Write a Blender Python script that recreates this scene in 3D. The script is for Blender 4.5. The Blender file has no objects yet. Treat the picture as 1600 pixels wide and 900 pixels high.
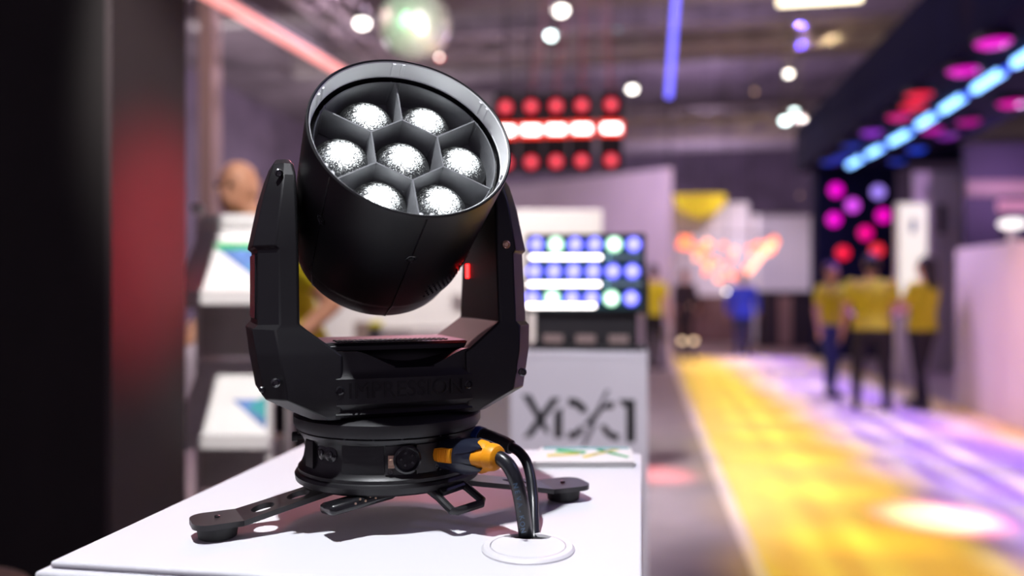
import bpy, bmesh, math, random
from mathutils import Vector, Matrix, Euler
random.seed(7)
scene = bpy.context.scene
C = scene.collection
R = math.radians
PI = math.pi

# ------------------------------------------------------------------ camera
F = 1250.0                      # focal length in pixels of the 1600x900 frame
TH = math.atan(203 / F)         # camera turned left of the walkway direction (+Y)
H = 1.31                        # camera height
CT, ST = math.cos(TH), math.sin(TH)
cam = bpy.data.cameras.new('camera')
cam.lens = F / 1600 * 36
cam.sensor_width = 36
cam.clip_start = 0.02
cam.clip_end = 200
cam.dof.use_dof = True
cam.dof.focus_distance = 0.83
cam.dof.aperture_fstop = 1.75
cam.dof.aperture_blades = 0
camo = bpy.data.objects.new('camera', cam)
C.objects.link(camo)
camo.location = (0, 0, H)
camo.rotation_euler = (R(90), 0, TH)
scene.camera = camo

vs = scene.view_settings
vs.view_transform = 'Standard'
vs.look = 'None'
vs.exposure = 0.0
vs.gamma = 1.0
vs.use_curve_mapping = False
scene.cycles.use_denoising = True
scene.cycles.sample_clamp_indirect = 4.0
scene.cycles.max_bounces = 8

# ------------------------------------------------------------------ world: dim mauve hall light
world = bpy.data.worlds.new('world')
scene.world = world
world.use_nodes = True
bg = world.node_tree.nodes['Background']
bg.inputs[0].default_value = (0.55, 0.45, 0.62, 1)
bg.inputs[1].default_value = 0.33


def aim(o, target):
    d = Vector(target) - Vector(o.location)
    o.rotation_euler = d.to_track_quat('-Z', 'Y').to_euler()


def spot(name, loc, target, energy, color, size=40, blend=0.6, radius=0.05, gobo=None):
    l = bpy.data.lights.new(name, 'SPOT')
    l.energy = energy
    l.color = color
    l.spot_size = R(size)
    l.spot_blend = blend
    l.shadow_soft_size = radius
    o = bpy.data.objects.new(name, l)
    C.objects.link(o)
    o.location = loc
    aim(o, target)
    if gobo:
        l.use_nodes = True
        nt = l.node_tree
        em = [n for n in nt.nodes if n.type == 'EMISSION'][0]
        tc = nt.nodes.new('ShaderNodeTexCoord')
        mp = nt.nodes.new('ShaderNodeMapping')
        mp.inputs['Scale'].default_value = gobo['scale']
        mp.inputs['Rotation'].default_value = (0, 0, R(gobo.get('rot', 0)))
        nz = nt.nodes.new('ShaderNodeTexNoise')
        nz.inputs['Scale'].default_value = 1.0
        nz.inputs['Detail'].default_value = 1.0
        rp = nt.nodes.new('ShaderNodeValToRGB')
        rp.color_ramp.elements[0].position = gobo.get('p0', 0.42)
        rp.color_ramp.elements[1].position = gobo.get('p1', 0.6)
        rp.color_ramp.elements[0].color = (*gobo['c0'], 1)
        rp.color_ramp.elements[1].color = (*gobo['c1'], 1)
        nt.links.new(tc.outputs['Normal'], mp.inputs['Vector'])
        nt.links.new(mp.outputs[0], nz.inputs['Vector'])
        nt.links.new(nz.outputs[0], rp.inputs[0])
        nt.links.new(rp.outputs[0], em.inputs['Color'])
    return o


def point(name, loc, energy, color, radius=0.1):
    l = bpy.data.lights.new(name, 'POINT')
    l.energy = energy
    l.color = color
    l.shadow_soft_size = radius
    o = bpy.data.objects.new(name, l)
    C.objects.link(o)
    o.location = loc
    return o


# ------------------------------------------------------------------ placing helpers
def W(px, py, d):
    """world point seen at pixel (px, py), d metres in front of the camera"""
    lat = (px - 800) / F * d
    return Vector((lat * CT - d * ST, lat * ST + d * CT, H - (py - 450) / F * d))


def WZ(px, py, z):
    return W(px, py, (H - z) * F / (py - 450))


def WY(px, py, Y):
    u = (px - 800) / F
    return W(px, py, Y / (u * ST + CT))


# show lamps of the hall (rigs above stands and walkway), plus unseen lamps added to brighten
spot('key_lamp', (-0.42, 0.12, 3.6), (-0.26, 0.9, 1.06), 375, (0.93, 0.95, 1.0), 36, 0.5, 0.03)
spot('red_wash', (1.6, 3.2, 2.9), (-1.24, 1.9, 1.43), 1150, (1.0, 0.03, 0.06), 11.5, 1.0, 0.1)
spot('rose_wash', (-0.75, 2.7, 2.3), (-0.25, 0.85, 1.0), 26, (1.0, 0.16, 0.16), 40, 0.8, 0.1)
spot('violet_wash', (2.6, 1.6, 3.2), (-0.1, 0.9, 1.0), 30, (0.45, 0.4, 1.0), 45, 0.8, 0.1)
YEL0, YEL1 = (0.84, 0.49, 0.0), (1.0, 0.76, 0.06)
for i in range(13):
    yy = 2.9 + 0.98 * i
    spot('walkway_lamp_yellow', (1.35, yy, 5.5), (1.08 + 0.015 * i, yy, 0), 1050, (1, 1, 1), 18, 0.8, 0.05,
         dict(scale=(3.0, 40.0, 0.4), rot=10 - 5 * (i % 4), c0=YEL0, c1=YEL1))
for i in range(11):
    yy = 3.9 + 1.12 * i
    xx = 2.55 - 0.04 * i
    spot('walkway_lamp_violet', (xx + 0.2, yy, 5.5), (xx, yy, 0), 2900 if i < 7 else 2400, (1, 1, 1), 22, 0.85, 0.05,
         dict(scale=(3.0, 34.0, 0.4), rot=-8 + 5 * (i % 4), c0=(0.10, 0.05, 1.0), c1=(0.36, 0.31, 1.0)))
hot = WZ(1470, 812, 0)
spot('hotspot_lamp_magenta', (hot.x + 0.6, hot.y - 0.4, 5.0), hot, 700, (1.0, 0.12, 0.8), 9.2, 0.3, 0.03)
spot('hotspot_lamp_white', (hot.x + 0.55, hot.y - 0.4, 5.0), hot, 1600, (1.0, 0.9, 1.0), 7.8, 0.9, 0.03)
red = WZ(1030, 742, 0)
spot('floor_lamp_red', (red.x, red.y + 0.4, 5.0), red, 2200, (1.0, 0.2, 0.2), 7, 0.8, 0.04)
spot('wall_wash_pink', (2.1, 6.0, 3.0), (3.4, 7.1, 1.35), 560, (1.0, 0.46, 0.48), 54, 1.0, 0.1)
spot('wall_wash_violet', (1.7, 9.3, 3.4), (3.4, 9.0, 1.2), 190, (0.75, 0.45, 1.0), 50, 1.0, 0.1)
spot('floor_lamp_orange', (3.0, 8.0, 4.5), (3.2, 7.6, 0), 420, (1.0, 0.3, 0.02), 24, 1.0, 0.1)
spot('floor_lamp_mauve', (-0.9, 5.0, 5.0), (-0.5, 4.6, 0), 420, (0.75, 0.58, 0.85), 32, 1.0, 0.1)
spot('added_wall_fill_white', (-1.0, 3.9, 3.9), (-0.9, 5.4, 1.2), 620, (1.0, 0.93, 0.9), 70, 0.8, 0.08)  # unseen spot added to bring the display wall to near white
spot('added_rack_fill', (-0.9, 0.6, 3.4), (-1.0, 2.4, 1.1), 430, (1.0, 0.95, 0.93), 24, 0.6, 0.05)  # added unseen spot from the front, brightens the rack trays
spot('added_guest_fill', (-0.2, 2.4, 3.3), W(440, 400, 3.5), 230, (1.0, 0.85, 0.75), 34, 0.8, 0.05)  # unseen warm spot added to light the person behind the rack
spot('added_plinth_fill', (0.6, 0.5, 2.9), (-0.2, 2.35, 0.95), 230, (0.95, 0.9, 1.0), 28, 0.7, 0.05)  # added unseen front spot, brightens the lettered plinth face
spot('partition_lamp', (1.0, 9.5, 5.0), (1.0, 14.0, 2.0), 900, (0.85, 0.6, 0.95), 60, 1.0, 0.1)
point('added_hall_fill_warm', (3.0, 13.5, 5.6), 220, (1.0, 0.7, 0.42), 0.1)  # unseen lamp added to lift the ceiling and trusses
point('added_hall_fill_mauve', (-2.5, 9.0, 5.2), 260, (0.85, 0.6, 0.85), 0.1)  # added unseen fill raising the mauve level of the hall
point('added_hall_fill_violet', (5.5, 12.0, 2.8), 70, (0.8, 0.45, 0.95), 0.1)  # unseen violet fill added on the stand side
point('added_hall_fill_back', (2.0, 24.0, 5.0), 480, (0.8, 0.6, 1.0), 0.1)  # added unseen fill for the far end of the hall
point('added_hall_fill_left', (-10.0, 17.0, 4.2), 750, (0.85, 0.76, 0.8), 0.1)  # unseen lamp added to lighten the left background
point('added_hall_fill_left_far', (-8.0, 27.0, 4.2), 600, (0.9, 0.8, 0.82), 0.1)  # second unseen lamp added for the left background
point('added_hall_fill_rose', (-4.0, 5.5, 4.0), 90, (1.0, 0.6, 0.6), 0.1)  # added unseen rose fill at the near left
spot('added_ball_fill', (1.4, 1.6, 3.0), W(648, 38, 6.0), 900, (1.0, 0.98, 0.9), 10, 0.5, 0.05)  # unseen white spot added so the mirror ball shows brighter
spot('added_ball_fill_green', (-2.2, 2.2, 2.6), W(648, 38, 6.0), 500, (0.3, 1.0, 0.45), 10, 0.5, 0.05)  # unseen green spot added for coloured light on the ball
spot('added_ball_fill_peach', (0.2, 3.0, 1.6), W(648, 38, 6.0), 500, (1.0, 0.75, 0.5), 10, 0.5, 0.08)  # unseen peach spot added for more light on the ball
spot('far_booth_lamp', (3.4, 16.6, 5.4), (3.2, 20.2, 2.0), 1100, (1.0, 0.85, 0.95), 60, 0.9, 0.1)


# ------------------------------------------------------------------ materials
def mat(name, col, rough=0.6, metal=0.0, emit=None, strength=0.0, var=0.06, nscale=20.0, bump=0.0, bscale=200.0,
        spec=0.5, coat=0.0, trans=0.0, alpha=1.0):
    m = bpy.data.materials.new(name)
    m.use_nodes = True
    nt = m.node_tree
    b = nt.nodes['Principled BSDF']
    b.inputs['Roughness'].default_value = rough
    b.inputs['Metallic'].default_value = metal
    b.inputs['Specular IOR Level'].default_value = spec
    b.inputs['Coat Weight'].default_value = coat
    b.inputs['Transmission Weight'].default_value = trans
    b.inputs['Alpha'].default_value = alpha
    tc = nt.nodes.new('ShaderNodeTexCoord')
    nz = nt.nodes.new('ShaderNodeTexNoise')
    nz.inputs['Scale'].default_value = nscale
    nz.inputs['Detail'].default_value = 3
    nt.links.new(tc.outputs['Object'], nz.inputs['Vector'])
    rp = nt.nodes.new('ShaderNodeValToRGB')
    rp.color_ramp.elements[0].position = 0.3
    rp.color_ramp.elements[1].position = 0.7
    rp.color_ramp.elements[0].color = (*[c * (1 - var) for c in col], 1)
    rp.color_ramp.elements[1].color = (*[min(1, c * (1 + var)) for c in col], 1)
    nt.links.new(nz.outputs[0], rp.inputs[0])
    nt.links.new(rp.outputs[0], b.inputs['Base Color'])
    if emit:
        b.inputs['Emission Color'].default_value = (*emit, 1)
        b.inputs['Emission Strength'].default_value = strength
    if bump:
        n2 = nt.nodes.new('ShaderNodeTexNoise')
        n2.inputs['Scale'].default_value = bscale
        n2.inputs['Detail'].default_value = 2
        nt.links.new(tc.outputs['Object'], n2.inputs['Vector'])
        bp = nt.nodes.new('ShaderNodeBump')
        bp.inputs['Strength'].default_value = bump
        bp.inputs['Distance'].default_value = 0.002
        nt.links.new(n2.outputs[0], bp.inputs['Height'])
        nt.links.new(bp.outputs[0], b.inputs['Normal'])
    return m


def lens_glow(name, centre, edge, sc, se, radius, hot=0.25, mid=0.7):
    """a lamp lens that glows: hot in the middle, its own colour at the rim"""
    m = bpy.data.materials.new(name)
    m.use_nodes = True
    nt = m.node_tree
    b = nt.nodes['Principled BSDF']
    b.inputs['Base Color'].default_value = (*[c * 0.3 for c in edge], 1)
    b.inputs['Roughness'].default_value = 0.25
    tc = nt.nodes.new('ShaderNodeTexCoord')
    ln = nt.nodes.new('ShaderNodeVectorMath')
    ln.operation = 'LENGTH'
    nt.links.new(tc.outputs['Object'], ln.inputs[0])
    dv = nt.nodes.new('ShaderNodeMath')
    dv.operation = 'DIVIDE'
    dv.inputs[1].default_value = radius
    nt.links.new(ln.outputs['Value'], dv.inputs[0])
    rp = nt.nodes.new('ShaderNodeValToRGB')
    e = rp.color_ramp.elements
    e[0].position = hot
    e[1].position = mid
    k = max(sc, se)
    e[0].color = (*[c * sc / k for c in centre], 1)
    e[1].color = (*[c * se / k for c in edge], 1)
    nt.links.new(dv.outputs[0], rp.inputs[0])
    nt.links.new(rp.outputs[0], b.inputs['Emission Color'])
    b.inputs['Emission Strength'].default_value = k
    return m


M = {}
M['black'] = mat('matt black painted metal', (0.007, 0.0067, 0.008), 0.42, 0, var=0.1, bump=0.05, bscale=900)
M['black_soft'] = mat('soft black plastic', (0.012, 0.011, 0.013), 0.55, 0, var=0.1, bump=0.05, bscale=700)
M['black_gloss'] = mat('glossy black', (0.01, 0.01, 0.012), 0.22, 0)
M['rubber'] = mat('black rubber', (0.014, 0.014, 0.015), 0.7, 0)
M['steel'] = mat('dark steel screw', (0.12, 0.12, 0.125), 0.3, 1)
M['brass'] = mat('brass contact', (0.85, 0.6, 0.42), 0.35, 1)
M['legmetal'] = mat('anodised leg plate', (0.03, 0.029, 0.031), 0.36, 0.3)
M['baffle'] = mat('grey moulded baffle', (0.2, 0.205, 0.215), 0.38, 0.0, var=0.08, nscale=60, bump=0.08, bscale=400)
M['rim_in'] = mat('grey rim lining', (0.88, 0.89, 0.9), 0.45, 0.0, var=0.05)
M['plinth'] = mat('white lacquered plinth', (0.8, 0.79, 0.83), 0.42, 0, var=0.015, nscale=6)
M['plinth_b'] = mat('white plinth board', (0.76, 0.75, 0.79), 0.5, 0, var=0.015, nscale=6)
M['grommet'] = mat('white plastic', (0.82, 0.8, 0.83), 0.38, 0, var=0.01)
M['orange'] = mat('amber plastic', (0.95, 0.36, 0.006), 0.4, 0, var=0.04)
M['navy'] = mat('navy black plastic', (0.012, 0.015, 0.03), 0.32, 0)
M['blue'] = mat('blue plastic collar', (0.015, 0.06, 0.3), 0.4, 0)
M['cable'] = mat('black cable sheath', (0.012, 0.013, 0.017), 0.3, 0)
M['cable_print'] = mat('blue cable print', (0.07, 0.13, 0.22), 0.5, 0)
M['paper'] = mat('white paper', (0.82, 0.81, 0.8), 0.6, 0, var=0.02)
M['green_print'] = mat('green print', (0.02, 0.42, 0.12), 0.6, 0, var=0.3, nscale=14)
M['blue_print'] = mat('blue photo print', (0.1, 0.2, 0.48), 0.6, 0, var=0.6, nscale=9)
M['teal_print'] = mat('teal print', (0.03, 0.3, 0.32), 0.6, 0, var=0.4, nscale=9)
M['yellow_print'] = mat('yellow print', (0.7, 0.6, 0.12), 0.6, 0, var=0.3, nscale=30)
M['ink'] = mat('black lettering', (0.012, 0.012, 0.013), 0.6, 0)
M['ink_grey'] = mat('grey lettering', (0.16, 0.15, 0.17), 0.6, 0)
M['engrave'] = mat('engraved lettering', (0.003, 0.003, 0.003), 0.25, 0)
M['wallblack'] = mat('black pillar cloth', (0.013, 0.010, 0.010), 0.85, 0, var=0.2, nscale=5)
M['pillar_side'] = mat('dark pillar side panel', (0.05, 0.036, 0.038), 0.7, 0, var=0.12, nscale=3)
M['rackwhite'] = mat('white rack metal', (0.8, 0.78, 0.77), 0.45, 0, var=0.02)
M['rackgrey'] = mat('grey smoked rack back', (0.45, 0.41, 0.40), 0.4, 0, var=0.2, nscale=8)
M['white_wall'] = mat('white partition', (0.72, 0.68, 0.72), 0.6, 0, var=0.03, nscale=2)
M['mauve_wall'] = mat('pale partition', (0.62, 0.56, 0.62), 0.7, 0, var=0.04, nscale=2)
M['hall_wall'] = mat('dark hall wall', (0.22, 0.17, 0.25), 0.8, 0, var=0.25, nscale=0.8)
M['hall_ceiling'] = mat('dark hall ceiling', (0.24, 0.2, 0.23), 0.85, 0, var=0.4, nscale=0.9)
M['floor'] = mat('grey carpet tiles', (0.40, 0.35, 0.37), 0.75, 0, var=0.12, nscale=3, bump=0.1, bscale=120)
M['runner'] = mat('pale yellow walkway carpet', (0.85, 0.74, 0.33), 0.9, 0, var=0.04, nscale=3, bump=0.1, bscale=200, spec=0.04)
M['trim'] = mat('white edge strip', (0.85, 0.8, 0.84), 0.5, 0, var=0.02)
M['alu'] = mat('aluminium truss tube', (0.45, 0.42, 0.4), 0.45, 0.5, var=0.1)
M['duct'] = mat('grey duct', (0.3, 0.27, 0.27), 0.6, 0.2, var=0.1)
M['portal'] = mat('navy portal cladding', (0.008, 0.009, 0.04), 0.9, 0, var=0.15, nscale=2, spec=0.1)
M['housing'] = mat('black lamp housing', (0.012, 0.012, 0.014), 0.5, 0)
M['wood'] = mat('pale beech wood', (0.85, 0.62, 0.42), 0.5, 0, var=0.12, nscale=12)
M['skin'] = mat('skin', (0.62, 0.33, 0.22), 0.5, 0, var=0.06)
M['hair_dark'] = mat('dark brown hair', (0.018, 0.011, 0.010), 0.6, 0, var=0.3, nscale=50)
M['hair_brown'] = mat('brown hair', (0.09, 0.045, 0.03), 0.6, 0, var=0.3, nscale=50)
M['yellow'] = mat('yellow shirt cotton', (0.62, 0.56, 0.008), 0.8, 0, var=0.06)
M['trousers'] = mat('black trousers', (0.012, 0.010, 0.014), 0.8, 0, var=0.1)
M['jeans'] = mat('blue jeans', (0.02, 0.03, 0.11), 0.8, 0, var=0.15)
M['jacket_blue_lit'] = mat('jacket tinted with blue light', (0.03, 0.06, 0.6), 0.6, 0, var=0.08)  # violet light on the walker is put into the jacket's blue
M['jacket_dark'] = mat('dark jacket', (0.03, 0.022, 0.03), 0.8, 0)
M['shoe'] = mat('dark shoe leather', (0.015, 0.012, 0.015), 0.5, 0)
M['eye'] = mat('dark eye', (0.02, 0.015, 0.012), 0.2, 0)
M['mirror'] = mat('mirror tile', (0.9, 0.91, 0.92), 0.3, 0.65, var=0.1)
M['cream'] = mat('cream light panel', (0.8, 0.78, 0.7), 0.5, 0, emit=(1.0, 0.95, 0.82), strength=0.8)
M['curtain'] = mat('white curtain', (0.7, 0.66, 0.74), 0.8, 0, var=0.05)
M['yellow_canopy'] = mat('yellow canopy with painted glow', (0.85, 0.62, 0.03), 0.7, 0, emit=(1.0, 0.72, 0.05), strength=0.5)  # light on the canopy is put in as emission
M['counter_dark'] = mat('dark counter panel', (0.03, 0.024, 0.04), 0.6, 0)
M['counter_tan'] = mat('tan counter panel', (0.3, 0.22, 0.2), 0.6, 0)
M['blue_screen'] = mat('blue lit screen', (0.01, 0.02, 0.1), 0.3, 0, emit=(0.03, 0.12, 0.6), strength=0.8)
M['pink_glow'] = mat('pink lit sign', (0.3, 0.1, 0.2), 0.3, 0, emit=(1.0, 0.4, 0.7), strength=0.6)


def glow(name, col, s):
    return mat(name, col, 0.4, 0, emit=col, strength=s)


M['lamp_white'] = glow('white lamp glow', (1.0, 0.95, 0.86), 9)
M['lamp_cool'] = glow('cool lamp glow', (0.8, 1.0, 0.98), 9)
M['lamp_dim'] = glow('dim teal lamp glow', (0.22, 0.5, 0.6), 2.0)
M['lamp_red'] = glow('red lamp glow', (1.0, 0.02, 0.03), 2.6)
M['lamp_tan'] = glow('tan lamp glow', (0.8, 0.5, 0.35), 1.6)
M['lamp_lav'] = glow('lavender lamp glow', (0.55, 0.45, 1.0), 3)
M['tube_white'] = glow('white strobe tube glow', (1.0, 0.97, 0.98), 2.6)
M['tube_warm'] = glow('warm fluorescent tube', (1.0, 0.87, 0.6), 4.0)
M['tube_blue'] = glow('blue led tube', (0.15, 0.14, 1.0), 2.4)
M['tube_sky'] = glow('sky blue led segment', (0.22, 0.5, 1.0), 4.0)
M['tube_sky_dim'] = glow('deep blue led gap', (0.01, 0.08, 0.9), 1.2)
M['tube_salmon'] = glow('salmon led profile', (1.0, 0.36, 0.33), 1.35)
M['strobe_white'] = glow('white hot strobe', (1.0, 0.9, 0.88), 7)
M['bulb_orange'] = glow('orange bulb', (1.0, 0.2, 0.06), 2.6)
M['bulb_peach'] = glow('peach bulb', (1.0, 0.42, 0.26), 3.2)
M['led_red'] = glow('red indicator', (1.0, 0.01, 0.01), 14)


# ------------------------------------------------------------------ mesh helpers
class MB:
    def __init__(s):
        s.v, s.f, s.m = [], [], []

    def add(s, verts, faces, mi=0):
        k = len(s.v)
        s.v += [tuple(p) for p in verts]
        s.f += [tuple(i + k for i in f) for f in faces]
        s.m += [mi] * len(faces)
        return s

    def box(s, lo, hi, mi=0):
        (a, b, c), (d, e, f) = lo, hi
        vs_ = [(a, b, c), (d, b, c), (d, e, c), (a, e, c), (a, b, f), (d, b, f), (d, e, f), (a, e, f)]
        return s.add(vs_, [(0, 3, 2, 1), (4, 5, 6, 7), (0, 1, 5, 4), (1, 2, 6, 5), (2, 3, 7, 6), (3, 0, 4, 7)], mi)

    def loft(s, rings, mi=0, caps=True):
        n = len(rings[0])
        vs_ = [p for r in rings for p in r]
        fs = []
        for i in range(len(rings) - 1):
            for j in range(n):
                fs.append((i * n + j, i * n + (j + 1) % n, (i + 1) * n + (j + 1) % n, (i + 1) * n + j))
        if caps:
            fs.append(tuple(range(n - 1, -1, -1)))
            fs.append(tuple((len(rings) - 1) * n + j for j in range(n)))
        return s.add(vs_, fs, mi)

    def path(s, pts, rad, seg=12, mi=0):
        """round tube along points; rad a number or a list"""
        pts = [Vector(p) for p in pts]
        if not isinstance(rad, (list, tuple)):
            rad = [rad] * len(pts)
        rings = []
        up = None
        for i, p in enumerate(pts):
            t = (pts[min(i + 1, len(pts) - 1)] - pts[max(i - 1, 0)]).normalized()
            if up is None:
                up = Vector((0, 0, 1)) if abs(t.z) < 0.9 else Vector((1, 0, 0))
            a = (up - t * up.dot(t)).normalized()
            up = a
            b = t.cross(a)
            rings.append([p + (a * math.cos(2 * PI * j / seg) + b * math.sin(2 * PI * j / seg)) * rad[i] for j in range(seg)])
        return s.loft(rings, mi)

    def lathe(s, prof, seg=48, mi=0, axis='Z', cap=True, c=(0, 0, 0)):
        """prof: (height, radius) pairs; axis Z up or Y (height runs towards -Y)"""
        rings = []
        for h, r in prof:
            ring = []
            for j in range(seg):
                a = 2 * PI * j / seg
                if axis == 'Z':
                    ring.append((c[0] + r * math.cos(a), c[1] + r * math.sin(a), c[2] + h))
                else:
                    ring.append((c[0] + r * math.cos(a), c[1] - h, c[2] + r * math.sin(a)))
            rings.append(ring)
        return s.loft(rings, mi, cap)

    def ell(s, c, r, seg=16, rings=10, mi=0):
        rr = []
        for i in range(rings + 1):
            t = -PI / 2 + PI * i / rings
            k = max(math.cos(t), 0.02)
            rr.append([(c[0] + r[0] * k * math.cos(2 * PI * j / seg), c[1] + r[1] * k * math.sin(2 * PI * j / seg),
                        c[2] + r[2] * math.sin(t)) for j in range(seg)])
        return s.loft(rr, mi)

    def prism(s, poly, fn, mi=0):
        """poly 2-D, fn(u, v, k) -> point with k 0 front, 1 back"""
        n = len(poly)
        vs_ = [fn(u, v, 0) for u, v in poly] + [fn(u, v, 1) for u, v in poly]
        fs = [tuple(range(n)), tuple(range(2 * n - 1, n - 1, -1))]
        fs += [(i, n + i, n + (i + 1) % n, (i + 1) % n) for i in range(n)]
        return s.add(vs_, fs, mi)

    def mesh(s, name, mats, smooth=35):
        me = bpy.data.meshes.new(name)
        me.from_pydata(s.v, [], s.f)
        for m in (mats if isinstance(mats, (list, tuple)) else [mats]):
            me.materials.append(m)
        for p, i in zip(me.polygons, s.m):
            p.material_index = i
        bm = bmesh.new()
        bm.from_mesh(me)
        bmesh.ops.recalc_face_normals(bm, faces=bm.faces)
        bm.to_mesh(me)
        bm.free()
        if smooth:
            for p in me.polygons:
                p.use_smooth = True
            me.set_sharp_from_angle(angle=R(smooth))
        return me

    def build(s, name, mats, parent=None, smooth=35, bevel=0, loc=None, rot=None, seg=2):
        o = bpy.data.objects.new(name, s.mesh(name, mats, smooth))
        C.objects.link(o)
        if parent:
            o.parent = parent
        if loc is not None:
            o.location = loc
        if rot is not None:
            o.rotation_euler = rot
        if bevel:
            b = o.modifiers.new('bevel', 'BEVEL')
            b.width = bevel
            b.segments = seg
            b.limit_method = 'ANGLE'
            b.angle_limit = R(35)
        return o


def tag(o, label, cat, group=None, kind=None):
    if label:
        o['label'] = label
    if cat:
        o['category'] = cat
    if group:
        o['group'] = group
    if kind:
        o['kind'] = kind
    return o


def struct(o, label=None):
    o['kind'] = 'structure'
    if label:
        o['label'] = label
    return o


def thing(name, label, cat, loc=(0, 0, 0), rotz=0, group=None):
    o = bpy.data.objects.new(name, None)
    o.empty_display_size = 0.1
    C.objects.link(o)
    o.location = loc
    o.rotation_euler = (0, 0, rotz)
    return tag(o, label, cat, group)


def part(name, mesh, parent, loc=(0, 0, 0), rot=(0, 0, 0)):
    o = bpy.data.objects.new(name, mesh)
    C.objects.link(o)
    o.parent = parent
    o.location = loc
    o.rotation_euler = rot
    return o


def text_mesh(txt, size, depth, name, material):
    cu = bpy.data.curves.new(name, 'FONT')
    cu.body = txt
    cu.size = size
    cu.extrude = depth
    cu.align_x = 'CENTER'
    cu.align_y = 'CENTER'
    cu.resolution_u = 3
    o = bpy.data.objects.new(name, cu)
    C.objects.link(o)
    dg = bpy.context.evaluated_depsgraph_get()
    me = bpy.data.meshes.new_from_object(o.evaluated_get(dg))
    bpy.data.objects.remove(o)
    me.name = name
    me.materials.clear()
    me.materials.append(material)
    return me


def plate_mesh(name, outline, holes, thick, material, bevel=0.0):
    """flat plate with real holes: a filled 2-D curve turned into a mesh"""
    cu = bpy.data.curves.new(name, 'CURVE')
    cu.dimensions = '2D'
    cu.fill_mode = 'BOTH'
    cu.extrude = thick / 2
    cu.bevel_depth = bevel
    for loop in [outline] + holes:
        sp = cu.splines.new('POLY')
        sp.points.add(len(loop) - 1)
        for p, (x, y) in zip(sp.points, loop):
            p.co = (x, y, 0, 1)
        sp.use_cyclic_u = True
    o = bpy.data.objects.new(name, cu)
    C.objects.link(o)
    dg = bpy.context.evaluated_depsgraph_get()
    me = bpy.data.meshes.new_from_object(o.evaluated_get(dg))
    bpy.data.objects.remove(o)
    me.name = name
    me.materials.clear()
    me.materials.append(material)
    return me


# ================================================================== THE SETTING
struct(MB().box((-14, -6, -0.05), (16, 34, 0)).build('floor', M['floor'], smooth=0), 'grey mauve carpet floor of the exhibition hall')
struct(MB().box((-14, -6, 8.2), (16, 34, 8.3)).build('ceiling', M['hall_ceiling'], smooth=0), 'dark hall ceiling above the trusses')
struct(MB().box((-14, 33.9, 0), (16, 34.1, 8.2)).build('wall_back', M['hall_wall'], smooth=0), 'dark far wall of the hall')
struct(MB().box((-14.1, 3, 0), (-14, 34, 8.2)).build('wall_left', M['hall_wall'], smooth=0), 'dark left wall of the hall')
struct(MB().box((16, -6, 0), (16.1, 34, 8.2)).build('wall_right', M['hall_wall'], smooth=0), 'dark right wall of the hall')

# walkway carpet with its white edge strip
tag(MB().box((0.56, 1.0, 0.0), (3.4, 15.6, 0.012)).build('walkway_carpet', M['runner'], smooth=0),
    'walkway carpet glowing yellow and violet under the show lights', 'carpet')
struct(MB().box((0.49, 1.0, 0.0), (0.56, 15.6, 0.02)).build('trim_1', M['trim'], smooth=0), 'white strip along the left edge of the walkway')

# right-hand stand wall beside the walkway
struct(MB().box((3.4, 3.0, 0), (3.52, 9.45, 1.74)).build('wall_stand', M['white_wall'], smooth=0), 'waist wall of the stand right of the walkway, washed pink')

# dark pillar at the left
p = thing('pillar', 'tall dark square pillar at the left, red light on its side', 'pillar', (-1.7, 1.722, 0))
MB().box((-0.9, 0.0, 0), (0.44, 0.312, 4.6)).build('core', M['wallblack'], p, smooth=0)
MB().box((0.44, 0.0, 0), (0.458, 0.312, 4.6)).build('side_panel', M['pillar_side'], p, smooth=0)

# pale partition behind the strobes
A = W(1045, 262, 13.1)
B = W(700, 303, 16.6)
zt = A.z
d = (Vector((A.x, A.y)) - Vector((B.x, B.y))).normalized()
nrm = Vector((-d.y, d.x)) * 0.12
b = MB()
B2 = Vector((B.x, B.y)) - d * 2.5
b.prism([(A.x, A.y), (B2.x, B2.y), (B2.x + nrm.x, B2.y + nrm.y), (A.x + nrm.x, A.y + nrm.y)],
        lambda u, v, k: (u, v, zt if k else 0.0))
struct(b.build('wall_partition', M['mauve_wall'], smooth=0), 'tall pale mauve partition wall behind the led panel')

# ================================================================== FOREGROUND: plinth, moving head, cables
ZT = 1.06                                     # plinth top
pl = thing('display_plinth', 'white display plinth under the black moving head light', 'plinth', (-0.268, 0.94, 0))
MB().box((-0.267, -0.285, 1.0535), (0.268, 0.287, ZT)).build('top_panel', M['plinth'], pl, bevel=0.0025)
MB().box((-0.276, -0.294, 0.0), (0.268, 0.292, 1.053)).build('body', M['plinth_b'], pl, bevel=0.003)

fx = thing('moving_head_light', 'black moving head stage light with seven glowing lenses on white plinth', 'stage light',
           W(800 - 0.139 / 0.9 * F, 450, 0.9).xy.to_3d() + Vector((0, 0, ZT)), R(22) + TH)

# ---- base
MB().lathe([(0.040, 0.05), (0.040, 0.097), (0.0425, 0.101), (0.0485, 0.102), (0.0515, 0.1005), (0.0525, 0.0985), (0.056, 0.0985),
            (0.0585, 0.0955), (0.066, 0.0925), (0.076, 0.0910), (0.084, 0.0915), (0.090, 0.0940), (0.0935, 0.0975), (0.0965, 0.0985),
            (0.0975, 0.096), (0.0975, 0.05)], 96).build('base', M['black'], fx)
MB().lathe([(0.0975, 0.085), (0.0985, 0.1005), (0.104, 0.1035), (0.112, 0.1035), (0.1145, 0.100), (0.1175, 0.09), (0.1175, 0.05)], 96
           ).build('turntable_disc', M['black_soft'], fx)


def bp(ang, r, z):
    a = R(ang)
    return Vector((r * math.cos(a), r * math.sin(a), z))


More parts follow.
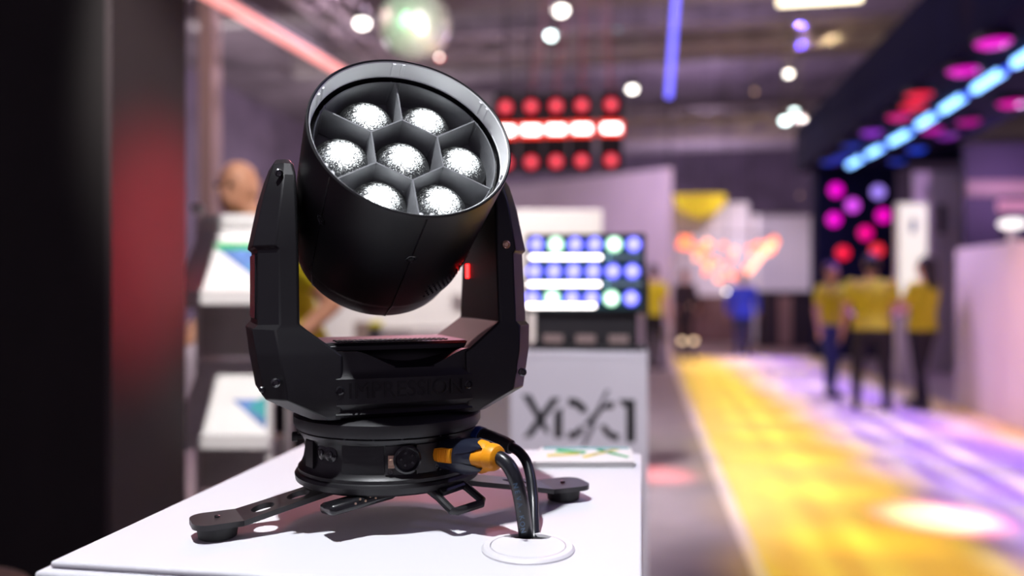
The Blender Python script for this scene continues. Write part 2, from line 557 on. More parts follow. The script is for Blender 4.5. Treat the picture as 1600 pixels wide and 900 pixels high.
def on_base(ang, r, z, mb, name, m, parent=fx, bevel=0):
    """mb is modelled with -Y pointing out of the base"""
    return mb.build(name, m, parent, loc=bp(ang, r, z), rot=(0, 0, R(ang + 90)), bevel=bevel)


# connector panels let into the drum
def curved_panel(a0, a1, z0, z1, r, n=10):
    mb = MB()
    rings = []
    for i in range(n + 1):
        a = a0 + (a1 - a0) * i / n
        rings.append([bp(a, r - 0.004, z0), bp(a, r, z0 + 0.002), bp(a, r, z1 - 0.002), bp(a, r - 0.004, z1)])
    return mb.loft(rings)


curved_panel(-133, -106, 0.060, 0.092, 0.0945).build('cover_panel', M['black'], fx)
curved_panel(-105, -88, 0.0595, 0.0925, 0.0955).build('socket_panel', M['black_soft'], fx)
curved_panel(-86, -72, 0.0595, 0.0925, 0.0965).build('socket_panel', M['black'], fx)
curved_panel(-70, -50, 0.0595, 0.0925, 0.0955).build('socket_panel', M['black_soft'], fx)
curved_panel(-168, -158, 0.060, 0.092, 0.0955).build('cover_panel', M['black'], fx)

s = on_base(-92, 0.0945, 0.0765, MB().lathe([(0, 0.0145), (0.003, 0.0145), (0.004, 0.0125), (0.001, 0.0105), (0.001, 0.003)], 28, axis='Y'), 'socket', M['black_gloss'])
for k in range(5):
    a = 2 * PI * k / 5 + 0.6
    MB().lathe([(0, 0.0011), (0.003, 0.0011)], 8, axis='Y', c=(0.0062 * math.cos(a), 0, 0.0062 * math.sin(a))).build('pin', M['steel'], s)
on_base(-101.5, 0.0950, 0.0745, MB().lathe([(0, 0.0035), (0.0022, 0.0035), (0.003, 0.0028)], 14, axis='Y').add(
    [(-0.0032, -0.0024, -0.006), (0.0032, -0.0024, -0.006), (0.0032, -0.0024, 0.007), (-0.0032, -0.0024, 0.007),
     (-0.0032, 0.001, -0.006), (0.0032, 0.001, -0.006), (0.0032, 0.001, 0.007), (-0.0032, 0.001, 0.007)],
    [(0, 1, 2, 3), (4, 7, 6, 5), (0, 4, 5, 1), (1, 5, 6, 2), (2, 6, 7, 3), (3, 7, 4, 0)]), 'latch_tab', M['brass'], bevel=0.0008)


def screw(ang, r, z, rad=0.003):
    s_ = on_base(ang, r, z, MB().lathe([(0, rad), (0.0012, rad), (0.0018, rad * 0.8)], 14, axis='Y'), 'screw', M['steel'])
    MB().box((-rad * 0.65, -0.0022, -rad * 0.14), (rad * 0.65, -0.0015, rad * 0.14)).box(
        (-rad * 0.14, -0.0022, -rad * 0.65), (rad * 0.14, -0.0015, rad * 0.65)).build('slot', M['ink'], s_)


screw(-102, 0.0945, 0.0645, 0.0026)
screw(-72.5, 0.095, 0.066, 0.0024)
for a_, zz in ((-151, 0.080), (-143, 0.0795)):
    on_base(a_, 0.0895, zz, MB().lathe([(0, 0.0085), (0.0025, 0.0085), (0.0035, 0.0065), (0.0035, 0.001)], 24, axis='Y'), 'screw_boss', M['black_gloss'])
    screw(a_, 0.093, zz, 0.0035)
k_ = on_base(174, 0.093, 0.088, MB().lathe([(0, 0.003), (0.006, 0.003), (0.006, 0.0055), (0.011, 0.0055), (0.012, 0.004)], 18, axis='Y'), 'lock_knob', M['black_soft'])
for a_ in (-130, -112, -95, -70):
    MB().lathe([(0, 0.0016), (0.0012, 0.0013)], 10).build('rim_screw', M['steel'], fx, loc=bp(a_, 0.0968, 0.0963))

# terminal block and safety loop under the base
tb = MB().box((-0.042, -0.016, -0.011), (0.03, 0.016, 0.0)).build('lock_bracket', M['black_gloss'], fx, loc=bp(-121, 0.085, 0.040), rot=(R(-8), R(-6), R(14)), bevel=0.004)
for k in range(7):
    MB().ell((-0.016 + k * 0.0055, -0.0165, -0.0045 + 0.003 * (k % 2)), (0.0013, 0.001, 0.0012), 8, 5).build('rivet', M['brass'], tb)
q = [bp(-78, 0.092, 0.044), bp(-74, 0.104, 0.036), bp(-73, 0.128, 0.0255), bp(-55, 0.132, 0.028), bp(-54, 0.108, 0.040), bp(-52, 0.092, 0.044)]
MB().path([q[0], q[1], q[1].lerp(q[2], .9), q[2].lerp(q[3], .12), q[2].lerp(q[3], .9), q[3].lerp(q[4], .12), q[4], q[5]], 0.0042, 10
          ).build('safety_loop', M['black'], fx)
MB().path([bp(-73, 0.104, 0.040), bp(-55, 0.104, 0.042)], 0.0040, 10).build('safety_loop_bar', M['black'], fx)


# ---- legs with rubber feet
def leg(sx, x_in, x_fold, x_out, wid, z_in, z_out, yc, holes, rz=0.0):
    # flat tip
    n = 10
    rr = 0.016
    tip = []
    w2 = wid / 2
    for k in range(n + 1):
        a = PI / 2 * k / n
        tip.append((x_out - rr + rr * math.sin(a), w2 - rr + rr * math.cos(a)))
    tip += [(x, -y) for x, y in reversed(tip)]
    sl = math.hypot(x_fold - x_in, z_in - z_out)
    ang = math.atan2(z_in - z_out, x_fold - x_in)
    f = 1 if sx > 0 else -1
    ol = [(f * (x - x_fold), y) for x, y in [(x_fold, w2 * 0.99)] + tip + [(x_fold, -w2 * 0.99)]]
    me = plate_mesh('leg_tip', ol, [], 0.0055, M['legmetal'])
    lg = part('leg', me, fx, (sx * x_fold, yc, z_out), (0, 0, R(rz)))
    hl = []
    for (hx, hy, ha, hb) in holes:
        hl.append([(-f * (x_fold - hx) / math.cos(ang) + ha * math.cos(2 * PI * k / 28), hy + hb * math.sin(2 * PI * k / 28)) for k in range(28)])
    ol2 = [(0, w2 * 0.99), (-f * sl * 0.35, w2 * 0.9), (-f * sl, w2 * 0.86), (-f * sl, -w2 * 0.86), (-f * sl * 0.35, -w2 * 0.9), (0, -w2 * 0.99)]
    part('arm_plate', plate_mesh('arm_plate', ol2, hl, 0.0055, M['legmetal']), lg, (0, 0, 0), (0, f * ang, 0))
    foot = MB()
    fxm = f * ((x_out - x_fold) * 0.5 - 0.002)
    foot.lathe([(-z_out, 0.017), (-z_out + 0.001, 0.0185), (-0.0028, 0.0205)], 32, c=(fxm, 0, 0))
    foot.build('rubber_foot', M['rubber'], lg)
    MB().lathe([(0.0027, 0.0028), (0.004, 0.0028), (0.0046, 0.0018)], 14, c=(fxm, 0.002, 0)).build('foot_screw', M['steel'], lg)
    return lg


leg(-1, 0.045, 0.160, 0.207, 0.050, 0.041, 0.0165, -0.027, [(0.137, -0.001, 0.0120, 0.0120), (0.100, 0.001, 0.0120, 0.0120)], 7)
leg(1, 0.045, 0.180, 0.231, 0.050, 0.041, 0.0165, -0.030, [(0.142, 0.002, 0.016, 0.0075)])


# ---- yoke
def arm(sx):
    secs = [(0.117, .065, .092, -.076, .076), (0.122, .065, .104, -.079, .079), (0.140, .065, .1385, -.082, .080), (0.182, .065, .1462, -.080, .078),
            (0.188, .0725, .1468, -.079, .076), (0.2085, .0995, .1500, -.073, .068), (0.214, .106, .1445, -.072, .066),
            (0.289, .106, .1445, -.064, .056), (0.292, .106, .1488, -.064, .056), (0.34, .1065, .1390, -.058, .050),
            (0.365, .107, .1320, -.050, .042), (0.378, .108, .1275, -.038, .032), (0.3845, .110, .1235, -.022, .018)]
    rings = []
    for z, xi, xo, yf, yb in secs:
        c = min(0.020, (xo - xi) * 0.5)
        g = 0.002
        rings.append([(sx * x, y, z) for x, y in ((xi, yf + g), (xi + g, yf), (xo - c, yf), (xo, yf + c), (xo, yb - c), (xo - c, yb), (xi + g, yb), (xi, yb - g))])
    return MB().loft(rings).build('yoke_arm', M['black'], fx, smooth=22, bevel=0.0012)


aL, aR = arm(-1), arm(1)
for sx, o, pts in ((-1, aL, ((.124, .366, .0040, -.051), (.130, .158, .0045, -.080), (.1415, .150, .003, -.0635))), (1, aR, ((.117, .298, .0045, -.0645), (.130, .158, .0045, -.080)))):
    for x, z, r_, y in pts:
        MB().lathe([(-0.002, r_), (0.0012, r_), (0.002, r_ * 0.7), (0.0008, r_ * 0.5), (0.0008, 0.0003)], 16, axis='Y', c=(sx * x, y, z)).build(
            'bolt', M['brass'] if (sx > 0 and z > 0.29) else M['steel'], o)
# outer side covers in the notches
for sx, o in ((-1, aL), (1, aR)):
    MB().box((min(sx * .1435, sx * .1462), -0.036, 0.218), (max(sx * .1435, sx * .1462), 0.034, 0.285)).build('side_cover', M['black_gloss'], o, bevel=0.001)
MB().box((0.1048, 0.030, 0.262), (0.1068, 0.040, 0.279)).build('status_light', M['led_red'], fx, bevel=0.0006)

# body between the arms: lofted along X, its upper front edge scooped
rings = []
n = 24
for i in range(n + 1):
    x = -0.072 + 0.144 * i / n
    t = x / 0.072
    sc = 0.020 * max(0, math.cos(PI * 0.62 * (t - 0.12))) ** 1.4
    fb = -0.0855 + 0.004 * t * t
    rings.append([(x, -0.070, 0.1175), (x, fb + 0.005, 0.1185), (x, fb + 0.001, 0.1225), (x, fb + 0.004, 0.127), (x, fb, 0.133), (x, fb, 0.1585),
                  (x, fb + 0.0035, 0.1635), (x, fb + 0.005, 0.168), (x, fb + 0.006, 0.1855 - sc), (x, fb + 0.022, 0.1850 - sc * 0.9),
                  (x, -0.045, 0.182 - sc * 0.5), (x, -0.04, 0.186), (x, 0.07, 0.189), (x, 0.082, 0.18), (x, 0.084, 0.13), (x, 0.07, 0.1175)])
MB().loft(rings).build('yoke_body', M['black'], fx, smooth=30)
# top cover with vent holes
tc_ = MB().loft([[(-0.080, -0.052, z), (0.080, -0.052, z), (0.092, -0.03, z), (0.092, 0.058, z), (0.08, 0.07, z), (-0.080, 0.07, z), (-0.092, 0.058, z), (-0.092, -0.03, z)]
                 for z in (0.184, 0.1895)] +
                [[(-0.074, -0.046, 0.1925), (0.074, -0.046, 0.1925), (0.086, -0.026, 0.1925), (0.086, 0.054, 0.1925), (0.075, 0.064, 0.1925),
                  (-0.075, 0.064, 0.1925), (-0.086, 0.054, 0.1925), (-0.086, -0.026, 0.1925)]])
tco = tc_.build('top_cover', M['black'], fx, smooth=20, bevel=0.001)
gm = MB()
for i in range(22):
    for j in range(5):
        gm.lathe([(0.1925, 0.0022), (0.1938, 0.0020), (0.1938, 0.0012), (0.193, 0.001)], 8, c=(-0.062 + i * 0.0056 + 0.0028 * (j % 2), -0.036 + j * 0.006, 0))
gr = gm.build('vent_grille', M['black_gloss'], tco)
gr['kind'] = 'stuff'
# engraved word
part('lettering', text_mesh('IMPRESSION', 0.0228, 0.0003, 'lettering', M['engrave']), fx, (0.0005, -0.0858, 0.1462), (R(90), 0, 0))
for x_ in (-0.0685, 0.067):
    MB().lathe([(-0.003, 0.0045), (0.0012, 0.0045), (0.0018, 0.003), (0.0005, 0.0026), (0.0005, 0.0003)], 18, axis='Y', c=(x_, -0.0815, 0.1475)).build('panel_screw', M['black_gloss'], fx)

# ---- head
hd = MB()
hd.lathe([(0.1225, 0.1015), (0.1235, 0.1030), (0.1225, 0.1045), (0.118, 0.1048), (0.02, 0.1030), (-0.046, 0.1015), (-0.0505, 0.0995), (-0.056, 0.0985), (-0.078, 0.0945),
          (-0.093, 0.085), (-0.1015, 0.067), (-0.105, 0.035), (-0.1055, 0.002)], 128, axis='Y', cap=False)
head = hd.build('head_shell', M['black'], fx, loc=(0, 0, 0.34), rot=(R(-32), 0, 0), smooth=28)
# lining of the rim: inner wall, dark groove and second ring
MB().lathe([(0.1225, 0.1016), (0.1215, 0.1006), (0.1030, 0.1000), (0.1020, 0.0992)], 128, axis='Y', cap=False).build('rim_lining', M['rim_in'], head)
MB().lathe([(0.1025, 0.0995), (0.0905, 0.0990), (0.0905, 0.0940)], 128, axis='Y', cap=False).build('seal_groove', M['black_gloss'], head)
MB().lathe([(0.0900, 0.0955), (0.0985, 0.0952), (0.0995, 0.0946), (0.0988, 0.0938), (0.066, 0.0930), (0.066, 0.002)], 128, axis='Y', cap=False).build('inner_ring', M['baffle'], head)
# clip tabs on the rim, six of them
for k in range(6):
    a = R(30 + 60 * k)
    t = MB()
    for da in (-0.052, 0.052):
        c0 = a + da
        t.prism([(0.1010, -0.0022), (0.0985, -0.0014), (0.0985, 0.0014), (0.1010, 0.0022)],
                lambda u, v, kk: (u * math.cos(c0 + v / 0.1), -(0.1045 if kk else 0.1212), u * math.sin(c0 + v / 0.1)))
    t.build('rim_clip', M['rim_in'], head)
# honeycomb baffle
hx = [(0.0405 * math.cos(R(30 + 60 * k)), 0.0405 * math.sin(R(30 + 60 * k))) for k in range(6)]
bf = MB()


def wall(p0, p1, top=0.0995, bot=0.068, wt=0.0008, wb=0.0044):
    d_ = Vector((p1[0] - p0[0], p1[1] - p0[1])).normalized()
    n_ = Vector((-d_.y, d_.x))
    v_ = []
    for p_ in (p0, p1):
        for w_, s_ in ((-wb, bot), (-wt, top), (wt, top), (wb, bot)):
            v_.append((p_[0] + n_.x * w_, -s_, p_[1] + n_.y * w_))
    bf.add(v_, [(0, 1, 2, 3), (7, 6, 5, 4), (0, 4, 5, 1), (1, 5, 6, 2), (2, 6, 7, 3), (3, 7, 4, 0)])


for k in range(6):
    wall(hx[k], hx[(k + 1) % 6])
    a = R(30 + 60 * k)
    wall(hx[k], (0.0945 * math.cos(a), 0.0945 * math.sin(a)))
bf.build('honeycomb_baffle', M['baffle'], head, smooth=0)
for k in range(6):      # little ribs where the baffle meets the ring
    a = R(30 + 60 * k)
    t = MB()
    for da in (-0.05, 0.05):
        t.path([(0.0945 * math.cos(a + da), -0.099, 0.0945 * math.sin(a + da)), (0.0935 * math.cos(a + da), -0.072, 0.0935 * math.sin(a + da))], 0.0014, 8)
    t.build('baffle_rib', M['baffle'], head)


# lenses: glowing, frosted with fine facets
def lens_material():
    m = bpy.data.materials.new('glowing faceted lens')
    m.use_nodes = True
    nt = m.node_tree
    b = nt.nodes['Principled BSDF']
    b.inputs['Roughness'].default_value = 0.16
    b.inputs['Base Color'].default_value = (0.035, 0.037, 0.04, 1)
    b.inputs['Coat Weight'].default_value = 0.5
    tc = nt.nodes.new('ShaderNodeTexCoord')
    sep = nt.nodes.new('ShaderNodeSeparateXYZ')
    nt.links.new(tc.outputs['Object'], sep.inputs[0])
    cmb = nt.nodes.new('ShaderNodeCombineXYZ')
    nt.links.new(sep.outputs['X'], cmb.inputs['X'])
    nt.links.new(sep.outputs['Z'], cmb.inputs['Y'])
    ln = nt.nodes.new('ShaderNodeVectorMath')
    ln.operation = 'LENGTH'
    nt.links.new(cmb.outputs[0], ln.inputs[0])
    vo = nt.nodes.new('ShaderNodeTexVoronoi')
    vo.inputs['Scale'].default_value = 1050
    nt.links.new(cmb.outputs[0], vo.inputs['Vector'])
    nz = nt.nodes.new('ShaderNodeTexNoise')
    nz.inputs['Scale'].default_value = 130
    nz.inputs['Detail'].default_value = 4
    nt.links.new(cmb.outputs[0], nz.inputs['Vector'])
    # radius jittered by the facets
    j1 = nt.nodes.new('ShaderNodeMath'); j1.operation = 'MULTIPLY_ADD'
    sp = nt.nodes.new('ShaderNodeSeparateColor')
    nt.links.new(vo.outputs['Color'], sp.inputs[0])
    nt.links.new(sp.outputs[0], j1.inputs[0])
    j1.inputs[1].default_value = 0.012
    nt.links.new(ln.outputs['Value'], j1.inputs[2])
    j2 = nt.nodes.new('ShaderNodeMath'); j2.operation = 'MULTIPLY_ADD'
    nt.links.new(nz.outputs[0], j2.inputs[0])
    j2.inputs[1].default_value = 0.012
    nt.links.new(j1.outputs[0], j2.inputs[2])
    mr = nt.nodes.new('ShaderNodeMapRange')
    mr.inputs['From Min'].default_value = 0.0105
    mr.inputs['From Max'].default_value = 0.0400
    mr.inputs['To Min'].default_value = 1.0
    mr.inputs['To Max'].default_value = 0.0
    nt.links.new(j2.outputs[0], mr.inputs['Value'])
    pw = nt.nodes.new('ShaderNodeMath'); pw.operation = 'POWER'
    pw.inputs[1].default_value = 5.2
    nt.links.new(mr.outputs[0], pw.inputs[0])
    ml = nt.nodes.new('ShaderNodeMath'); ml.operation = 'MULTIPLY_ADD'
    ml.inputs[1].default_value = 46.0
    ml.inputs[2].default_value = 0.015
    nt.links.new(pw.outputs[0], ml.inputs[0])
    b.inputs['Emission Color'].default_value = (0.93, 0.98, 1.0, 1)
    nt.links.new(ml.outputs[0], b.inputs['Emission Strength'])
    bpn = nt.nodes.new('ShaderNodeBump')
    bpn.inputs['Strength'].default_value = 0.5
    bpn.inputs['Distance'].default_value = 0.001
    nt.links.new(vo.outputs['Distance'], bpn.inputs['Height'])
    nt.links.new(bpn.outputs[0], b.inputs['Normal'])
    return m


M['lens'] = lens_material()
prof = []
for i in range(14):
    t = PI / 2 * i / 13
    prof.append((0.0225 * math.sin(t), max(0.0308 * math.cos(t), 0.0004)))
lens_me = MB().lathe([(-0.001, 0.0308)] + prof, 40, axis='Y').mesh('lens', M['lens'], 60)
part('lens', lens_me, head, (0, -0.0675, 0))
for k in range(6):
    a = R(60 * k)
    part('lens', lens_me, head, (0.0632 * math.cos(a), -0.0675, 0.0632 * math.sin(a)))
# seams, screw recesses and rear vents on the barrel
for adeg in (-90, -146, -14, 40, 140):
    a = R(adeg)
    MB().path([(r_ * math.cos(a), -s_, r_ * math.sin(a)) for s_, r_ in ((0.120, 0.1046), (0.02, 0.1028), (-0.045, 0.1013), (-0.056, 0.0985), (-0.078, 0.0943), (-0.093, 0.0848))],
              0.0010, 8).build('seam', M['black_gloss'], head)
for adeg in (-90, -146, -14):
    a = R(adeg)
    o = MB().lathe([(-0.001, 0.0062), (0.0008, 0.0062), (0.0012, 0.005), (-0.0005, 0.0038), (-0.0005, 0.0003)], 6, axis='Y').build(
        'screw_recess', M['black_gloss'], head, loc=(0.1036 * math.cos(a), -0.052, 0.1036 * math.sin(a)), rot=(0, -(a + PI / 2), 0), smooth=0)
    o.rotation_euler = Euler((R(90), 0, 0)).to_matrix().to_euler()
    dirv = Vector((math.cos(a), 0, math.sin(a)))
    o.rotation_euler = dirv.to_track_quat('-Y', 'Z').to_euler()
    MB().lathe([(-0.001, 0.0026), (0.0012, 0.0024)], 12, axis='Y').build('screw', M['ink'], o)
vm = MB()
for i in range(15):
    for j in range(5):
        a = R(-70 + i * 3.4 + 1.7 * (j % 2))
        s_ = -0.012 - j * 0.0055
        r_ = 0.1022 - 0.0002 * j
        vm.ell((r_ * math.cos(a), -s_, r_ * math.sin(a)), (0.0015, 0.0018, 0.0015), 6, 4)
v_ = vm.build('rear_vent', M['black_gloss'], head)
v_['kind'] = 'stuff'

# ---- cable grommet in the plinth
g0 = WZ(825, 858, ZT)
gt = thing('cable_grommet', 'round white cable grommet let into the front of the plinth top', 'grommet', g0, TH)
MB().lathe([(0.0, 0.0445), (0.0012, 0.0448), (0.0036, 0.0425), (0.0040, 0.0385), (0.0038, 0.0365), (0.0010, 0.0362)], 72, cap=False).build('flange', M['grommet'], gt)
MB().lathe([(0.0006, 0.0362), (0.0010, 0.001)], 48, cap=True).build('painted_hole_dark', M['ink'], gt)  # plinth top has no hole; flat black disc paints its darkness
ol = []
for k in range(60):
    a = 2 * PI * k / 60
    x, y = 0.0357 * math.cos(a), 0.0357 * math.sin(a)
    if 48 < math.degrees(a) < 128:
        continue
    ol.append((x, y))
    if len(ol) == 9:
        pass
idx = next(i for i, (x, y) in enumerate(ol) if math.degrees(math.atan2(y, x)) >= 120)
ol[idx:idx] = [(0.0205, 0.0205), (0.0130, 0.0185), (-0.0030, 0.0185), (-0.0120, 0.0215)]
part('cap', plate_mesh('cap', ol, [], 0.0028, M['grommet']), gt, (0, 0, 0.0024))


# ---- cables
def cable_thing(name, label, pts_px, rad, seg=14):
    P_ = [W(*p_) for p_ in pts_px]
    base = Vector((g0.x, g0.y, ZT))
    t = thing(name, label, 'cable', base)
    # smooth the path (Catmull-Rom)
    out = []
    for i in range(len(P_) - 1):
        a0, a1, a2, a3 = P_[max(i - 1, 0)], P_[i], P_[i + 1], P_[min(i + 2, len(P_) - 1)]
        for k in range(6):
            u = k / 6
            out.append(0.5 * ((2 * a1) + (a2 - a0) * u + (2 * a0 - 5 * a1 + 4 * a2 - a3) * u * u + (3 * a1 - a0 - 3 * a2 + a3) * u ** 3))
    out.append(P_[-1])
    MB().path([p_ - base for p_ in out], rad, seg).build('sheath', M['cable'], t)
    return t, base


pw_, base_ = cable_thing('power_cable', 'thick black cable with amber collared power connector plugged into the light',
                         [(774, 714, .791), (785, 718, .786), (797, 731, .781), (808, 756, .779), (815, 787, .783), (819, 815, .790), (822, 838, .798), (823, 846, .802)], 0.0073)
mw = fx.matrix_world if False else Matrix.Translation(fx.location) @ fx.rotation_euler.to_matrix().to_4x4()


def fxw(v):
    return mw @ Vector(v) - base_


def con_ring(ang, r, z, rr, n=20, sq=0.0, sy=1.0):
    a = R(ang)
    c = Vector((r * math.cos(a), r * math.sin(a), z))
    tx = Vector((-math.sin(a), math.cos(a), 0))
    out = []
    for k in range(n):
        t = 2 * PI * k / n
        w_ = rr * (1 + sq * math.cos(4 * t))
        out.append(fxw(c + tx * w_ * math.cos(t) + Vector((0, 0, 1)) * w_ * sy * math.sin(t)))
    return out


AN = -64
axis_z = lambda r: 0.0755 + (r - 0.085) * 0.09
MB().loft([con_ring(AN, r, axis_z(r), w_, 24, sq) for r, w_, sq in ((.088, .0135, 0), (.089, .0150, 0), (.094, .0158, 0), (.106, .0162, -.02), (.114, .0180, -.03),
          (.130, .0186, -.02), (.142, .0170, 0), (.150, .0145, 0), (.153, .010, 0))]).build('connector', M['navy'], pw_)
MB().loft([con_ring(AN, r, axis_z(r), w_, 24, sq) for r, w_, sq in ((.140, .0120, 0), (.146, .0158, .10), (.152, .0150, .06), (.1565, .0128, 0), (.158, .0142, 0), (.164, .0135, 0), (.168, .0115, 0), (.1695, .0085, 0))]
          ).build('amber_collar', M['orange'], pw_)
# four dark petals over the collar
for k in range(4):
    t0 = PI / 4 + PI / 2 * k
    a = R(AN)
    tx = Vector((-math.sin(a), math.cos(a), 0))
    ax = Vector((math.cos(a), math.sin(a), 0.09))
    rings = []
    for (r, w_, hw) in ((.126, .0190, .55), (.136, .0186, .5), (.146, .0172, .36), (.153, .0160, .16), (.156, .0152, .03)):
        c = Vector((r * math.cos(a), r * math.sin(a), axis_z(r)))
        ring = []
        for (dt, dr) in ((-hw, 0), (-hw * .5, .0008), (0, .0012), (hw * .5, .0008), (hw, 0), (0, -.003)):
            w2 = w_ + dr
            ring.append(fxw(c + tx * w2 * math.cos(t0 + dt) + Vector((0, 0, 1)) * w2 * math.sin(t0 + dt)))
        rings.append(ring)
    MB().loft(rings).build('connector_petal', M['navy'], pw_)
# amber latch on the side facing the viewer
rings = []
for r, hh, tt in ((.0925, .004, .0158), (.0945, .0062, .0182), (.102, .0072, .0192), (.112, .0072, .0196), (.119, .0074, .0200), (.1205, .0074, .0196)):
    a = R(AN)
    tx = Vector((-math.sin(a), math.cos(a), 0)) * -1
    c = Vector((r * math.cos(a), r * math.sin(a), axis_z(r) + 0.002))
    rings.append([fxw(c + tx * x_ + Vector((0, 0, y_))) for x_, y_ in ((tt - .006, -hh), (tt - .001, -hh), (tt, -hh * .6), (tt + .0005, 0), (tt, hh * .6), (tt - .001, hh), (tt - .006, hh))])
lt = MB().loft(rings).build('amber_latch', M['orange'], pw_, smooth=25)
for k in range(6):
    r = .103 + k * .0026
    a = R(AN)
    tx = Vector((-math.sin(a), math.cos(a), 0)) * -1
    c = Vector((r * math.cos(a), r * math.sin(a), axis_z(r) + 0.002))
    MB().path([fxw(c + tx * .0196 + Vector((0, 0, -.006))), fxw(c + tx * .0202), fxw(c + tx * .0196 + Vector((0, 0, .006)))], 0.00045, 6).build('latch_ridge', M['orange'], lt)
# print along the sheath
pp = [(806.5, 759, .7735), (809, 769, .7735), (811, 779, .7745), (813, 789, .776), (814.5, 799, .778), (816, 809, .780), (817, 819, .783), (818, 829, .786)]
for ch, (x_, y_, d_) in zip('NEVA-KON', pp):
    o = part('cable_print', text_mesh(ch, 0.0068, 0.0001, 'cable_print', M['cable_print']), pw_, W(x_ - 1, y_, d_ - 0.0068) - base_)
    o.rotation_euler = (R(90), R(75), TH)

dc, base_ = cable_thing('data_cable', 'thin black cable from the blue ringed plug behind the power connector', 
                        [(796, 697, .885), (810, 705, .876), (822, 721, .866), (829, 745, .855), (833, 780, .840), (834, 812, .822), (835, 838, .806), (835, 846, .803)], 0.0056)
AN2 = -30
pl0, pl1 = W(742, 679, .915), W(800, 699, .882)
ax = (pl1 - pl0)


def seg_lathe(p0, p1, prof, n=20):
    ax_ = (p1 - p0).normalized()
    u_ = ax_.orthogonal().normalized()
    w_ = ax_.cross(u_)
    L_ = (p1 - p0).length
    return MB().loft([[p0 + ax_ * L_ * t + (u_ * math.cos(2 * PI * k / n) + w_ * math.sin(2 * PI * k / n)) * r_ for k in range(n)] for t, r_ in prof])


seg_lathe(pl0 - base_, pl1 - base_, [(-.25, .0085), (0.0, .0088), (.02, .0105), (.24, .0110), (.26, .0092)]).build('plug', M['black_soft'], dc)
seg_lathe(pl0 - base_, pl1 - base_, [(.05, .0108), (.06, .0114), (.20, .0114), (.21, .0108)]).build('blue_ring', M['blue'], dc)
seg_lathe(pl0 - base_, pl1 - base_, [(.24, .0106), (.5, .0105), (.8, .0095), (.9, .0085), (.98, .0078), (1.0, .0055)]).build('boot', M['black_soft'], dc)

# ---- leaflets at the back of the plinth
c0, c1, c2, c3 = WZ(826, 732, ZT), WZ(992, 731, ZT), WZ(985, 703, ZT + .004), WZ(848, 703, ZT + .004)
base_ = Vector((c0.x, c0.y, ZT))
lf = thing('leaflet_stack', 'small stack of leaflets with green print at the back of the plinth', 'leaflets', base_)
for k in range(4):
    j = Vector((0.0015 * ((k * 7) % 3 - 1), 0.001 * ((k * 5) % 3 - 1), 0))
    b = MB()
    b.prism([((c - base_ + j).x, (c - base_ + j).y) for c in (c0, c1, c2, c3)], lambda u, v, kk, k=k: (u, v, 0.0003 + 0.0022 * k + (0.0021 if kk else 0)))
    b.build('leaflet', M['paper'], lf, smooth=0)
zt_ = 0.0003 + 0.0022 * 4 + 0.0002


def printed(poly, m, name='printed_shape', parent=lf, z=zt_):
    b_ = MB()
    def fn(u, v, kk):
        p_ = (c0.lerp(c1, u)).lerp(c3.lerp(c2, u), v) - base_
        return (p_.x, p_.y, z + (0.0002 if kk else 0))
    b_.prism(poly, fn)
    b_.build(name, m, parent, smooth=0)


printed([(.14, .30), (.45, .42), (.46, .58), (.12, .46)], M['yellow_print'])
printed([(.18, .62), (.50, .50), (.52, .66), (.20, .80)], M['green_print'])
printed([(.52, .22), (.80, .66), (.88, .76), (.80, .80), (.48, .34)], M['yellow_print'])
printed([(.60, .74), (.93, .22), (.96, .28), (.66, .82)], M['green_print'])
printed([(.02, .82), (.98, .84), (.98, .95), (.03, .95)], M['teal_print'])

# ================================================================== MIDDLE GROUND: led strobe on its plinth
YP = 2.32                                     # front face of the second plinth
L0, R0 = WY(797, 556, YP), WY(1012, 556, YP)
ztop = 1.122
cx, hw = (L0.x + R0.x) / 2, (R0.x - L0.x) / 2
p2 = thing('display_plinth', 'white display plinth with black logo lettering under the led strobe panel', 'plinth', (cx, YP, 0))
MB().box((-hw, 0, 0), (hw, 0.40, ztop - 0.014)).build('body', M['plinth_b'], p2, bevel=0.002)
MB().box((-hw, 0, ztop - 0.013), (hw, 0.40, ztop)).build('top_panel', M['plinth'], p2, bevel=0.002)


def logo(strokes, m):
    """strokes in the pixels of the enlarged view, drawn flat on the plinth front"""
    for poly in strokes:
        b_ = MB()
        pts = []
        for (x_, y_) in poly:
            w_ = WY(760 + x_ / 4.5, 540 + y_ / 4.5, YP)
            pts.append((w_.x - cx, w_.z))
        b_.prism(pts, lambda u, v, k: (u, -0.0015 if k == 0 else 0.0005, v))
        b_.build('lettering', m, p2, smooth=0)


def arc(cx_, cy_, r0, r1, a0, a1, n=10):
    o_ = [(cx_ + r1 * math.cos(R(a0 + (a1 - a0) * i / n)), cy_ - r1 * math.sin(R(a0 + (a1 - a0) * i / n))) for i in range(n + 1)]
    return o_ + [(cx_ + r0 * math.cos(R(a1 + (a0 - a1) * i / n)), cy_ - r0 * math.sin(R(a1 + (a0 - a1) * i / n))) for i in range(n + 1)]


